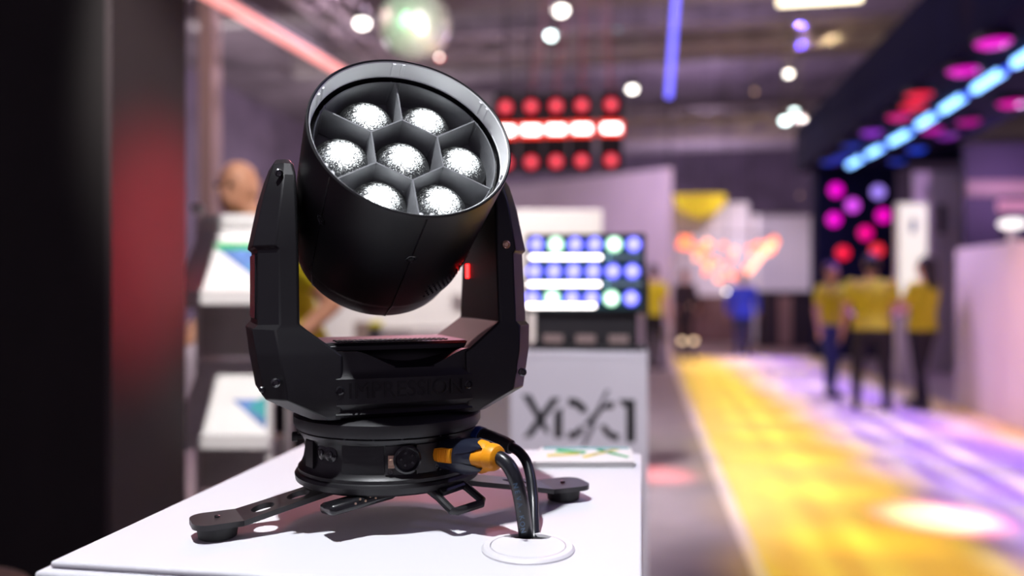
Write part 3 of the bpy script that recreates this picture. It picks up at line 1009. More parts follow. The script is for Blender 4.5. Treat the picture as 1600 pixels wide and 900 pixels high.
logo([[(250, 345), (312, 345), (440, 590), (432, 628), (400, 590)], [(460, 365), (520, 368), (320, 640), (258, 648)],
      [(478, 470), (535, 430), (535, 650), (478, 650)],
      [(575, 370), (625, 372), (668, 395), (706, 436), (706, 470), (668, 472), (640, 440), (606, 424), (575, 422)],
      [(575, 655), (625, 655), (668, 622), (690, 578), (654, 566), (632, 594), (606, 606), (575, 606)],
      [(690, 545), (800, 425), (835, 425), (742, 560), (700, 560)],
      [(806, 448), (838, 402), (896, 390), (896, 440), (856, 446)],
      [(800, 560), (838, 556), (868, 600), (938, 628), (925, 672), (868, 655), (826, 618)],
      [(930, 378), (1046, 380), (1046, 680), (984, 680), (984, 428), (960, 428)]], M['ink'])
logo([[(838, 312), (868, 312), (812, 420), (774, 448)], [(738, 560), (778, 545), (700, 700), (668, 725), (690, 640)]], M['ink_grey'])

# strobe panel
YS = YP + 0.10
c_ = WY(914, 430, YS)
sp_ = thing('led_strobe', 'led strobe panel with rows of blue lenses and white tubes on the lettered plinth', 'stage light', (c_.x, YS, ztop))


def sl(px, py):
    w_ = WY(px, py, YS)
    return Vector((w_.x - c_.x, 0, w_.z - ztop))


a_, b_ = sl(821, 366), sl(1009, 490)
MB().box((a_.x, 0.004, b_.z), (b_.x, 0.09, a_.z)).build('housing', M['housing'], sp_, bevel=0.006)
MB().box((a_.x + 0.012, 0.001, b_.z + 0.012), (b_.x - 0.012, 0.006, a_.z - 0.012)).build('face_plate', mat('teal black face plate', (0.01, 0.05, 0.06), 0.3, 0), sp_)
for sx in (-1, 1):
    MB().box((sx * (b_.x + 0.004) - 0.005, 0.03, 0.0), (sx * (b_.x + 0.004) + 0.005, 0.06, b_.z + 0.11)).build('bracket_arm', M['housing'], sp_, bevel=0.002)
MB().box((-b_.x * 0.98, -0.015, 0.0), (b_.x * 0.98, 0.15, 0.014)).build('foot_plate', M['housing'], sp_, bevel=0.003)
MB().box((-b_.x * 0.86, 0.03, 0.014), (b_.x * 0.86, 0.08, b_.z)).build('power_box', M['black_soft'], sp_, bevel=0.004)
for sx in (-0.55, 0.0, 0.55):
    MB().box((sx * b_.x - 0.03, 0.024, 0.02), (sx * b_.x + 0.03, 0.031, 0.045)).build('socket_plate', M['counter_tan'], sp_)
lr = 0.0235
gb = lens_glow('blue strobe lens', (0.27, 0.25, 1.0), (0.0, 0.03, 1.0), 3.0, 1.4, lr, 0.72, 1.0)
gg = lens_glow('green white strobe lens', (1.0, 1.0, 1.0), (0.25, 1.0, 0.5), 3.0, 1.4, lr, 0.5, 1.0)
lme = MB().lathe([(0.0, lr), (0.003, lr), (0.006, lr * 0.85), (0.0085, lr * 0.5), (0.0095, 0.001)], 24, axis='Y')
mb_, mg_ = lme.mesh('lens_blue', gb, 50), lme.mesh('lens_green', gg, 50)
for r_, y_ in enumerate((382, 424, 466)):
    for k in range(6):
        x_ = (838 - 3 * r_) + (990 - 838 + r_) * k / 5
        green = r_ != 1 and k in (1, 4)
        o = part('lens', mg_ if green else mb_, sp_, sl(x_, y_))
        o['label'] = 'green white glowing lens' if green else 'blue glowing lens'
for r_, (y_, x0, x1) in enumerate(((402, 829, 940), (444, 826, 938), (478, 824, 930))):
    MB().path([sl(x0, y_) + Vector((0, -0.006, 0)), sl(x1, y_) + Vector((0, -0.006, 0))], 0.0052, 12).build('strobe_tube', M['strobe_white'], sp_)
    if r_ < 2:
        MB().path([sl(x1 + 3, y_) + Vector((0, -0.006, 0)), sl(1004, y_) + Vector((0, -0.006, 0))], 0.005, 12).build('unlit_tube', mat('unlit tube', (0.25, 0.35, 0.4), 0.2, 0), sp_)
        MB().lathe([(0, .0045), (0.011, .004)], 12, axis='Y', c=sl(x1 + 11, y_)).build('pixel', M['lamp_dim'], sp_)

# ================================================================== leaflet rack at the left
rk_loc = W(344, 450, 2.35)
rk = thing('leaflet_rack', 'white tiered leaflet rack beside the dark pillar', 'rack', (rk_loc.x, rk_loc.y, 0), TH)
for sx in (-1, 1):
    MB().box((sx * 0.143 - 0.009, 0.0, 0.0), (sx * 0.143 + 0.009, 0.025, 1.30)).build('post', M['rackwhite'], rk, bevel=0.004)
    MB().box((sx * 0.143 - 0.009, 0.20, 0.0), (sx * 0.143 + 0.009, 0.225, 1.535)).build('post', M['rackwhite'], rk, bevel=0.004)
for zf, zb, nm in ((1.295, 1.50, 0), (0.872, 1.085, 1), (0.45, 0.66, 2)):
    MB().prism([(-0.002, zf), (0.200, zb), (0.200, zb - 0.012), (-0.002, zf - 0.012)], lambda u, v, k: (-0.135 + 0.27 * k, u, v)).build('tray', M['rackwhite'], rk, smooth=0, bevel=0.002)
    MB().box((-0.150, -0.014, zf - 0.035), (0.150, -0.001, zf + 0.012)).build('ledge', M['rackwhite'], rk, bevel=0.004)
for z0, z1 in ((1.09, 1.245), (0.67, 0.83)):
    MB().box((-0.132, 0.19, z0), (0.132, 0.198, z1)).build('back_panel', M['rackgrey'], rk, smooth=0)
    MB().box((-0.134, 0.0, z1 + 0.005), (0.134, 0.2, z1 + 0.016)).build('shelf', M['rackgrey'], rk, smooth=0)
MB().box((-0.13, 0.19, 1.50), (0.13, 0.215, 1.545)).build('top_rail', M['rackwhite'], rk, bevel=0.006)
MB().ell((-0.133, 0.17, 1.56), (0.02, 0.02, 0.022)).build('post_cap', M['rackwhite'], rk)
MB().ell((-0.150, 0.02, 1.335), (0.014, 0.03, 0.028)).build('side_stop', M['rackwhite'], rk)
sl_ang = math.atan2(0.205, 0.202)
for zf, nm in ((1.295, 'white brochure with blue triangle photo on the top tray of the rack'),
               (0.872, 'white brochure with blue triangle photo on the middle tray of the rack')):
    off = Matrix.Rotation(TH, 3, 'Z') @ Vector((0.012, 0.004, 0))
    br = thing('brochure', nm, 'brochure', (rk_loc.x + off.x, rk_loc.y + off.y, zf + 0.0035), TH, 'brochures on the white rack')
    br.rotation_euler = (sl_ang, 0, TH)
    bx = MB().box((-0.118, 0.0, 0.0), (0.118, 0.262, 0.004)).build('cover', M['paper'], br, smooth=0)
    def pr(poly, m_, nm_, z_=0.0041):
        MB().prism(poly, lambda u, v, k: (u, v, z_ + 0.0003 * k)).build(nm_, m_, bx, smooth=0)
    pr([(-0.092, 0.208), (-0.066, 0.180), (0.114, 0.180), (0.114, 0.208)], M['green_print'], 'printed_bar')
    pr([(-0.066, 0.179), (0.114, 0.179), (0.114, 0.020)], M['blue_print'], 'printed_photo')
    pr([(0.045, 0.10), (0.112, 0.165), (0.112, 0.05)], M['teal_print'], 'printed_photo', 0.0045)

# pale wooden bench end poking in at the lower left corner
bw = W(-112, 930, 1.45)
bn = thing('wooden_bench', 'pale wooden bench end at the lower left beside the pillar', 'bench', (bw.x, bw.y, 0), 0.3)
MB().lathe([(bw.z - 0.035, 0.145), (bw.z - 0.03, 0.158), (bw.z - 0.005, 0.16), (bw.z, 0.152), (bw.z, 0.01)], 40).build('seat', M['wood'], bn)
for k in range(3):
    a = 2 * PI * k / 3 + 0.4
    MB().path([(0.09 * math.cos(a), 0.09 * math.sin(a), bw.z - 0.03), (0.14 * math.cos(a), 0.14 * math.sin(a), 0.0)], [0.018, 0.013], 12).build('leg', M['wood'], bn)

# ================================================================== white booth behind the light
q0, q1 = W(430, 328, 5.2), W(941, 328, 5.2)
bt = thing('display_wall', 'bright white display wall behind the moving head and led panel', 'wall panel', (q0.x, q0.y, 0), TH)
Lw = (q1 - q0).length
MB().box((0, 0, 0), (Lw, 0.12, q0.z)).build('panel', mat('white display board', (0.84, 0.81, 0.79), 0.6, 0, var=0.02), bt, bevel=0.006)
MB().box((Lw * 0.54, -0.04, 1.245), (Lw * 0.64, -0.001, 1.275)).build('shelf', M['rackgrey'], bt, bevel=0.003)
MB().box((Lw * 0.30, -0.03, 1.04), (Lw * 0.70, -0.001, 1.06)).build('shelf', M['rackgrey'], bt, bevel=0.003)
w0, w1 = W(450, 540, 4.2), W(800, 540, 4.2)
ct = thing('counter', 'low white counter in front of the white display wall', 'counter', (w0.x, w0.y, 0), TH)
Lc = (w1 - w0).length
MB().box((0, 0, 0), (Lc, 0.45, w0.z - 0.03)).build('body', M['plinth_b'], ct, bevel=0.004)
MB().box((-0.01, -0.01, w0.z - 0.029), (Lc + 0.01, 0.46, w0.z)).build('worktop', M['plinth'], ct, bevel=0.004)


def on_counter(px0, px1, pyt, name, label, cat, m, lid=None, dd=4.35):
    a0 = W(px0, pyt, dd)
    a1 = W(px1, pyt, dd)
    t = thing(name, label, cat, (a0.x, a0.y, w0.z), TH)
    l_ = (a1 - a0).length
    MB().box((0, 0, 0), (l_, 0.12, a0.z - w0.z)).build('body', m, t, bevel=0.006)
    if lid:
        MB().box((-0.002, -0.002, a0.z - w0.z + 0.0005), (l_ + 0.002, 0.122, a0.z - w0.z + 0.03)).build('lid', lid, t, bevel=0.006)


on_counter(553, 575, 503, 'carton', 'small tan carton on the white counter', 'box', M['counter_tan'])
on_counter(577, 592, 512, 'storage_tin', 'dark tin with a bright yellow lid on the white counter', 'tin', M['counter_dark'], M['yellow'])
on_counter(640, 735, 520, 'monitor_box', 'flat grey box lying on the white counter', 'box', M['rackgrey'])


# ================================================================== PEOPLE
def voxel(mb, name, m, parent, size, smooth_it=6):
    me = bpy.data.meshes.new(name)
    me.from_pydata(mb.v, [], mb.f)
    bm = bmesh.new(); bm.from_mesh(me)
    bmesh.ops.recalc_face_normals(bm, faces=bm.faces)
    bm.to_mesh(me); bm.free()
    o = bpy.data.objects.new(name, me)
    C.objects.link(o)
    r_ = o.modifiers.new('r', 'REMESH'); r_.mode = 'VOXEL'; r_.voxel_size = size
    s_ = o.modifiers.new('s', 'SMOOTH'); s_.iterations = smooth_it; s_.factor = 0.5
    dg = bpy.context.evaluated_depsgraph_get()
    me2 = bpy.data.meshes.new_from_object(o.evaluated_get(dg))
    bpy.data.objects.remove(o); bpy.data.meshes.remove(me)
    me2.name = name
    me2.materials.clear(); me2.materials.append(m)
    for p_ in me2.polygons:
        p_.use_smooth = True
    return part(name, me2, parent)


def capsule(mb, p0, p1, r0, r1, n=14):
    p0, p1 = Vector(p0), Vector(p1)
    t = (p1 - p0).normalized()
    L_ = (p1 - p0).length
    pts, rad = [], []
    for k in (0.1, 0.5, 0.87):
        pts.append(p0 - t * r0 * math.sqrt(max(0, 1 - k * k))); rad.append(r0 * k)
    for k in (0, .33, .66, 1):
        pts.append(p0 + t * L_ * k); rad.append(r0 + (r1 - r0) * k)
    for k in (0.87, 0.5, 0.1):
        pts.append(p1 + t * r1 * math.sqrt(max(0, 1 - k * k))); rad.append(r1 * k)
    mb.path(pts, rad, n)


def person(label, loc, rotz, height, shirt, trousers, arms, hair='short', hairmat='hair_dark', lean=(0, 0), stride=0.0, spread=0.10,
           head_turn=0.0, sleeve=0.55, jacket=False, bulk=1.0, skin='skin', group=None, pelvis=(0, 0)):
    k = height / 1.75
    P = thing('person', label, 'person', loc, rotz, group)
    P.scale = (k, k, k)
    lx, ly = lean

    def up(x, y, z):            # lean the upper body progressively above the pelvis
        f_ = max(0, (z - 0.95)) / 0.7
        return Vector((x + lx * f_ + pelvis[0], y + ly * f_ + pelvis[1], z))
    tr = [(.86, .150, .105, 0), (.93, .165, .115, .01), (1.02, .150, .105, 0), (1.12, .140, .100, 0), (1.24, .160, .112, 0), (1.35, .175, .112, 0),
          (1.42, .150, .092, .005), (1.46, .085, .070, .01)]
    body = MB()

    def torso(mb, rows, g):
        rings = []
        for z, rx, ry, yo in rows:
            c = up(0, yo, z)
            rings.append([(c.x + rx * bulk * g * math.cos(2 * PI * j / 24), c.y + ry * bulk * g * math.sin(2 * PI * j / 24), c.z) for j in range(24)])
        mb.loft(rings)
    torso(body, tr, 0.97)
    capsule(body, up(0, .01, 1.42), up(0, -.005, 1.56), .056, .052)
    hc = up(0, -.012, 1.635)
    hm = Matrix.Rotation(head_turn, 3, 'Z')

    def hp(x, y, z):
        return hc + hm @ Vector((x, y, z))
    tmp = MB(); tmp.ell((0, 0.005, .012), (.075, .096, .105)); tmp.ell((0, -.030, -.045), (.056, .062, .066)); tmp.ell((0, -.094, -.018), (.013, .020, .020), 10, 6)
    tmp.ell((0, -.088, -.052), (.026, .012, .009), 10, 6)
    for sx in (-1, 1):
        tmp.ell((sx * .076, .008, -.008), (.012, .02, .032), 10, 6)
    body.add([hp(*v_) for v_ in tmp.v], tmp.f)
    sh = {s_: up(s_ * .175 * bulk, 0, 1.405) for s_ in (-1, 1)}
    sleeves = []
    for s_, (el, wr) in zip((-1, 1), arms):
        el, wr = up(*el), up(*wr)
        capsule(body, sh[s_], el, .050, .040); capsule(body, el, wr, .040, .027)
        fd = (wr - el).normalized()
        side = fd.orthogonal().normalized()
        side = Vector((0, 1, 0)) - fd * fd.y
        side = side.normalized() if side.length > .1 else fd.orthogonal().normalized()
        nn = fd.cross(side)
        pc = wr + fd * .055
        capsule(body, wr, wr + fd * .03, .027, .030)
        for q_ in (-.022, -.008, .008, .022):
            capsule(body, wr + fd * .03 + side * q_ * .8, wr + fd * .085 + side * q_, .013, .012, 8)
            ln_ = .075 - abs(q_ - .004) * .7
            mid = wr + fd * (.085 + ln_ * .5) + side * q_ * 1.15 + nn * .006 * s_
            capsule(body, wr + fd * .085 + side * q_, mid, .0095, .009, 8)
            capsule(body, mid, wr + fd * (.085 + ln_ * .95) + side * q_ * 1.1 + nn * .020 * s_, .009, .0078, 8)
        t0 = wr + fd * .035 - side * .022
        t1 = t0 + fd * .030 - side * .026
        capsule(body, t0, t1, .0125, .011, 8); capsule(body, t1, t1 + fd * .032 - side * .004, .0105, .009, 8)
        sleeves.append((sh[s_], el, wr))
    legs = []
    for s_ in (-1, 1):
        hip = Vector((s_ * .088 + pelvis[0], pelvis[1], .90))
        st = stride * s_
        kn = Vector((s_ * spread * 1.0, st * .5 - .02 + pelvis[1] * .5, .49))
        an = Vector((s_ * spread * 1.05, st, .085))
        capsule(body, hip, kn, .082 * bulk, .055); capsule(body, kn, an, .055, .036)
        capsule(body, an + Vector((0, .02, -.045)), an + Vector((0, -.14, -.055)), .033, .028)
        legs.append((hip, kn, an))
    voxel(body, 'body', M[skin], P, 0.0095)
    for s_ in (-1, 1):
        e_ = hp(s_ * .031, -.088, .008)
        MB().ell((0, 0, 0), (.0135, .008, .009), 12, 8).build('eye', M['eye'], P, loc=e_, rot=(0, 0, head_turn))
    g = 1.10 if jacket else 1.05
    shm = MB()
    torso(shm, ([(.80, .175, .13, 0)] if jacket else [(.90, .172, .122, .01)]) + tr[1:7] + [(1.465, .088, .074, .01)], g)
    for s0, el, wr in sleeves:
        if sleeve <= 1:
            capsule(shm, s0, s0.lerp(el, sleeve), .064 * g, .060 * g)
        else:
            capsule(shm, s0, el, .064 * g, .056 * g); capsule(shm, el, el.lerp(wr, .92), .056 * g, .042 * g)
    voxel(shm, 'jacket' if jacket else 'shirt', M[shirt], P, 0.013)
    trm = MB()
    torso(trm, [(.83, .150, .115, .01), (.90, .170, .121, .01), (.965, .160, .112, .005)], 1.03)
    for hip, kn, an in legs:
        capsule(trm, hip, kn, .094 * bulk, .068); capsule(trm, kn, an + Vector((0, .005, .0)), .068, .050)
    voxel(trm, 'trousers', M[trousers], P, 0.013)
    for hip, kn, an in legs:
        t = MB()
        capsule(t, an + Vector((0, .030, -.038)), an + Vector((0, -.015, -.035)), .044, .044)
        capsule(t, an + Vector((0, -.01, -.045)), an + Vector((0, -.165, -.052)), .043, .036)
        t.v = [(x_, y_, max(z_, 0.0)) for x_, y_, z_ in t.v]
        t.build('shoe', M['shoe'], P)
    hr = MB()
    th_ = MB(); th_.ell((0, .022, .035), (.084, .098, .097))
    if hair == 'long':
        th_.ell((0, .070, -.05), (.100, .068, .14)); th_.ell((0, .088, -.17), (.110, .060, .14)); th_.ell((0, .03, .03), (.095, .105, .10)); th_.ell((.03, .04, -.02), (.062, .06, .10)); th_.ell((-.03, .04, -.02), (.062, .06, .10))
    elif hair == 'tied':
        th_.ell((0, .125, .045), (.035, .04, .045)); th_.ell((0, .05, -.03), (.07, .06, .06))
    elif hair == 'short':
        th_.ell((0, .045, -.02), (.074, .066, .075))
    hr.add([hp(*v_) for v_ in th_.v], th_.f)
    if hair != 'bald':
        voxel(hr, 'hair', M[hairmat], P, 0.011, 4)
    return P


def floor_at(px, py_feet):
    w_ = WZ(px, py_feet, 0)
    return (w_.x, w_.y, 0.012 if w_.x > 0.56 else 0.0)


GR = 'people in yellow shirts by the stand wall'
person('person in yellow shirt and dark blue trousers, leftmost of the group by the stand wall', floor_at(1298, 622), R(35), 1.60, 'yellow', 'jeans',
       [((-.25, .0, 1.13), (-.27, -.06, .90)), ((.25, -.02, 1.13), (.18, -.20, 1.06))], 'short', 'hair_brown', head_turn=R(10), group=GR, stride=.08)
person('broad person in yellow shirt and black trousers with back turned, middle of the group', floor_at(1362, 643), R(172), 1.66, 'yellow', 'trousers',
       [((-.25, -.06, 1.15), (-.13, -.24, 1.08)), ((.27, .02, 1.13), (.30, -.03, .88))], 'short', 'hair_dark', bulk=1.22, spread=.15, group=GR)
person('person with long dark hair and yellow shirt, nearest the stand wall', floor_at(1440, 640), R(-138), 1.63, 'yellow', 'trousers',
       [((-.21, -.12, 1.16), (-.10, -.30, 1.10)), ((.21, -.12, 1.16), (.08, -.31, 1.14))], 'long', 'hair_dark', spread=.13, stride=.12, bulk=1.2, group=GR, lean=(0, .05))
person('person in jacket tinted with blue light walking away down the walkway', floor_at(1160, 556), R(180), 1.60, 'jacket_blue_lit', 'jeans',
       [((-.30, -.02, 1.14), (-.32, -.06, .90)), ((.30, .02, 1.14), (.31, .0, .90))], 'short', 'hair_brown', jacket=True, bulk=1.25, sleeve=2, stride=.12)
person('person in yellow shirt standing half hidden behind the led panel', floor_at(1021, 577), R(150), 1.68, 'yellow', 'trousers',
       [((-.24, -.02, 1.13), (-.22, -.12, .90)), ((.24, -.02, 1.13), (.22, -.12, .90))], 'short', 'hair_dark')
person('person in dark clothes far down the hall left of the blue lit jacket', floor_at(1070, 549), R(20), 1.66, 'jacket_dark', 'trousers',
       [((-.26, -.02, 1.13), (-.22, -.16, .95)), ((.26, -.02, 1.13), (.22, -.16, .95))], 'short', 'hair_dark', jacket=True, sleeve=2)
lp = W(470, 450, 3.55)
person('person in yellow shirt leaning behind the leaflet rack', (lp.x, lp.y, 0), TH + R(-50), 1.86, 'yellow', 'trousers',
       [((-.24, -.02, 1.16), (-.20, -.24, 1.08)), ((.26, .10, 1.17), (.22, -.12, 1.02))], 'bald', 'hair_brown', lean=(-.10, -.22), bulk=1.15, head_turn=R(30))

# ================================================================== HALL: trusses, ducts and hanging lamps
def truss(label, p0, p1, s=0.3, nb=None, group='roof trusses'):
    p0, p1 = Vector(p0), Vector(p1)
    t = thing('roof_truss', label, 'truss', p0, 0, group)
    d_ = (p1 - p0); L_ = d_.length; u_ = d_.normalized()
    w_ = u_.cross(Vector((0, 0, 1))).normalized()
    z_ = Vector((0, 0, 1))
    cs = [w_ * a * s / 2 + z_ * b * s / 2 for a, b in ((-1, -1), (1, -1), (1, 1), (-1, 1))]
    for c in cs:
        MB().path([c, c + d_], 0.026, 8).build('chord', M['alu'], t)
    nb = nb or int(L_ / (s * 1.6))
    br = MB()
    for i in range(nb):
        for k in range(4):
            a, b = cs[k], cs[(k + 1) % 4]
            if i % 2:
                a, b = b, a
            br.path([a + d_ * (i / nb), b + d_ * ((i + 1) / nb)], 0.012, 6)
    o = br.build('brace', M['alu'], t); o['kind'] = 'stuff'
    for k in range(4):
        f_ = (k + 0.5) / 4
        MB().path([d_ * f_ + z_ * s / 2, Vector((d_.x * f_, d_.y * f_, 8.2 - p0.z))], 0.008, 6).build('cable', M['housing'], t)
    return t


truss('aluminium truss crossing the roof nearest the viewer', (-6, 9.5, 5.55), (9, 9.5, 5.55), 0.32)
truss('aluminium truss crossing the roof behind the blue tube', (-6, 12.6, 5.15), (10, 12.9, 5.25), 0.32)
truss('low aluminium truss crossing above the far booth', (-1.5, 16.6, 4.55), (10, 17.2, 4.60), 0.34)
truss('farthest aluminium truss under the roof', (-8, 22.0, 5.9), (12, 22.4, 6.0), 0.4)
truss('aluminium truss running along the left of the hall', (-3.6, 4.0, 4.6), (-3.6, 20, 4.6), 0.32)
for i, (a0, a1, r_, lb) in enumerate((((-9, 15, 6.9), (12, 15, 6.9), .32, 'round grey duct under the roof, nearest of the three'),
                                     ((-9, 20, 7.2), (12, 20, 7.2), .36, 'round grey duct under the roof, middle of the three'),
                                     ((-9, 27, 6.2), (14, 27, 6.2), .4, 'round grey duct under the roof, farthest of the three'))):
    t = thing('air_duct', lb, 'duct', a0, 0, 'air ducts')
    d_ = Vector(a1) - Vector(a0)
    MB().path([(0, 0, 0), d_], r_, 20).build('pipe', M['duct'], t)
    for k in range(7):
        f_ = (k + .5) / 7
        MB().path([d_ * f_ - Vector((.05, 0, 0)), d_ * f_ + Vector((.05, 0, 0))], r_ + .03, 20).build('joint_ring', M['duct'], t)
        MB().path([d_ * f_ + Vector((0, 0, r_)), Vector((d_.x * f_, 0, 8.2 - a0[2]))], .01, 6).build('hanger', M['housing'], t)

# concrete post and grey side wall panels behind the rack
cp = W(328, 450, 9.0)
MBp = thing('support_post', 'pale support post standing behind the leaflet rack', 'post', (cp.x, cp.y, 0))
MB().box((-0.09, -0.09, 0), (0.09, 0.09, 6.0)).build('shaft', mat('pale post paint', (0.5, 0.42, 0.36), 0.7, 0), MBp, bevel=0.01)
MB().box((-0.13, -0.13, 6.0), (0.13, 0.13, 8.2)).build('head', M['hall_wall'], MBp, bevel=0.01)


def hanging_lamp(label, px, py, d_, r_, m, cat='ceiling lamp', group='hanging hall lamps', kind='ceiling_lamp'):
    w_ = W(px, py, d_)
    t = thing(kind, label, cat, w_, TH, group)
    MB().lathe([(r_ * 0.2, r_ * 0.9), (r_ * 0.35, r_ * 1.12), (r_ * 1.6, r_ * 1.12), (r_ * 2.4, r_ * 0.6), (r_ * 2.6, r_ * 0.1)], 20).build('housing', M['housing'], t)
    MB().ell((0, 0, 0), (r_, r_, r_ * 0.72), 18, 10).build('lens', m, t)
    MB().path([(0, 0, r_ * 2.5), (0, 0, 8.2 - w_.z)], 0.008, 6).build('rod', M['housing'], t)
    return t


HL = [('bright white hanging lamp left of the mirror ball', 566, 36, 9, .075, 'lamp_white'),
      ('large warm white hanging lamp at the top, above a cooler one', 876, 16, 9, .08, 'lamp_white'),
      ('cool white hanging lamp just below the warm one at the top', 862, 55, 10, .07, 'lamp_cool'),
      ('dim teal hanging lamp between the red strobes and blue tube', 965, 46, 12, .02, 'lamp_dim'),
      ('white hanging lamp just right of the red strobe row', 988, 139, 13, .07, 'lamp_white'),
      ('white hanging lamp right of the blue tube at mid height', 1232, 115, 14, .06, 'lamp_white'),
      ('upper of the two cool lamps side by side above the far booth', 1241, 174, 15, .055, 'lamp_cool'),
      ('lower of the two cool lamps side by side above the far booth', 1227, 188, 14, .075, 'lamp_cool'),
      ('small tan lamp low beside the navy portal pillar', 1250, 305, 14, .018, 'lamp_tan'),
      ('dim warm lamp among the trusses at upper right', 1256, 62, 13, .03, 'lamp_tan'),
      ('dim warm lamp below the trusses right of the blue tube', 1179, 143, 14, .03, 'lamp_tan'),
      ('white lamp hanging over the head of the blue lit jacket', 1135, 455, 14, .03, 'lamp_white'),
      ('lavender lamp above a white one beside the pale partition', 1044, 440, 14, .025, 'lamp_lav'),
      ('white lamp below a lavender one beside the pale partition', 1047, 454, 14.2, .02, 'lamp_tan'),
      ('small tan lamp between the dark figure and the blue lit jacket', 1078, 478, 15, .018, 'lamp_tan')]
for lb, x_, y_, d_, r_, m_ in HL:
    hanging_lamp(lb, x_, y_, d_, r_, M[m_])
t = hanging_lamp('red ringed white lamp below the mirror ball', 687, 90, 7, .026, M['lamp_red'], group=None)
MB().ell((0, -0.022, 0), (.014, .012, .014), 12, 8).build('white_core', M['lamp_white'], t)

# lamps near the floor at the far end of the walkway
for x_, lb in ((1046, 'leftmost of three warm floor lamps at the walkway end'), (1066, 'middle of three warm floor lamps at the walkway end'), (1084, 'rightmost of three warm floor lamps at the walkway end')):
    w_ = W(x_, 533, 14.2)
    t = thing('floor_lamp', lb, 'floor lamp', (w_.x, w_.y, 0), TH, 'warm floor lamps')
    MB().lathe([(0, .09), (.02, .09), (.03, .02), (w_.z - .05, .02), (w_.z - .03, .06)], 16).build('stand', M['housing'], t)
    MB().ell((0, 0, w_.z), (.05, .05, .04), 14, 8).build('lens', glow('warm floor lamp glow', (1.0, .75, .5), 2.2), t)

# mirror ball
w_ = W(648, 38, 6.0)
mbt = thing('mirror_ball', 'large mirror ball hanging above the moving head light', 'mirror ball', w_)
bb = MB()
Rb = 0.265
nl = 18
for i in range(nl):
    t0, t1 = -PI / 2 + PI * i / nl, -PI / 2 + PI * (i + 1) / nl
    m_ = max(3, int(2 * nl * math.cos((t0 + t1) / 2)))
    for j in range(m_):
        a0, a1 = 2 * PI * (j + .04) / m_, 2 * PI * (j + .96) / m_
        e_ = (t1 - t0) * .04
        bb.add([tuple(c * random.uniform(.992, 1.008) for c in (Rb * math.cos(t) * math.cos(a), Rb * math.cos(t) * math.sin(a), Rb * math.sin(t)))
                for t, a in ((t0 + e_, a0), (t0 + e_, a1), (t1 - e_, a1), (t1 - e_, a0))], [(0, 1, 2, 3)])
o = bb.build('mirror_tiles', M['mirror'], mbt, smooth=0); o['kind'] = 'stuff'
MB().ell((0, 0, 0), (Rb * .985,) * 3, 32, 20).build('core', M['counter_dark'], mbt)
MB().path([(0, 0, Rb), (0, 0, 8.2 - w_.z)], .01, 8).build('rod', M['housing'], mbt)
MB().lathe([(Rb * .98, .06), (Rb + .04, .05), (Rb + .05, .01)], 16).build('cap', M['housing'], mbt)

# salmon led profile running along the upper left
s0, s1 = WZ(300, -24, 3.35), WZ(545, 119, 3.35)
t = thing('led_profile', 'glowing salmon led profile running along the upper left', 'led light', s0)
MB().path([(0, 0, 0), s1 - s0], 0.045, 12).build('tube', M['tube_salmon'], t)
MB().path([Vector((0, 0, .06)), s1 - s0 + Vector((0, 0, .06))], 0.03, 8).build('rail', M['housing'], t)
for f_ in (.15, .5, .85):
    p_ = (s1 - s0) * f_
    MB().path([p_ + Vector((0, 0, .06)), Vector((p_.x, p_.y, 8.2 - s0.z))], .006, 6).build('hanger', M['housing'], t)

# row of five hanging red strobes
for k, (x_, lb) in enumerate(((790, 'red strobe light half hidden behind the moving head, leftmost of the row'), (830, 'second red strobe light from the left in the hanging row'),
                              (869, 'third red strobe light from the left in the hanging row'), (909, 'fourth red strobe light from the left in the hanging row'),
                              (955, 'rightmost red strobe light in the hanging row'))):
    w_ = W(x_, 204 - k, 8.0)
    t = thing('strobe_light', lb, 'stage light', w_, TH, 'hanging red strobes')
    MB().box((-.118, .02, -.42), (.118, .14, .38)).build('housing', M['housing'], t, bevel=.01)
    MB().path([(-.085, 0, 0), (.085, 0, 0)], .034, 12).build('strobe_tube', M['strobe_white'], t)
    MB().box((-.115, .004, -.075), (.115, .02, .075)).build('reflector', glow('red reflector glow', (1.0, .04, .02), 1.0), t)
    for zz in (.235, -.32):
        MB().lathe([(-.012, .062), (.005, .062), (.015, .045), (.02, .001)], 20, axis='Y', c=(0, 0, 0)).build('lens', lens_glow('red strobe lens', (1.0, .20, .25), (1.0, .01, .04), 1.6, 1.0, .062, .3, .8), t, loc=(0, 0, zz))
    MB().path([(0, .08, .38), (0, .08, 8.2 - w_.z)], .012, 6).build('rod', M['housing'], t)

# blue led tube and warm fluorescent
b0, b1 = W(1045, 152, 7.0), W(1061, -60, 7.0)
t = thing('led_tube', 'long blue led tube hanging upright in the middle of the hall', 'led light', b0)
MB().path([(0, 0, 0), b1 - b0], .028, 14).build('tube', M['tube_blue'], t)
MB().path([b1 - b0, b1 - b0 + Vector((0, 0, .06))], .034, 14).build('end_cap', M['housing'], t)
MB().path([b1 - b0, Vector((b1.x - b0.x, b1.y - b0.y, 8.2 - b0.z))], .006, 6).build('cord', M['housing'], t)
f0, f1 = W(1217, 4, 11.0), W(1345, -4, 11.0)
t = thing('fluorescent_light', 'warm fluorescent light bar at the top edge', 'ceiling lamp', f0)
MB().path([(0, 0, 0), f1 - f0], .05, 12).build('tube', M['tube_warm'], t)
MB().path([Vector((0, 0, .09)), f1 - f0 + Vector((0, 0, .09))], .05, 8).build('batten', M['housing'], t)
for f_ in (.1, .9):
    p_ = (f1 - f0) * f_
    MB().path([p_ + Vector((0, 0, .09)), Vector((p_.x, p_.y, 8.2 - f0.z))], .006, 6).build('hanger', M['housing'], t)

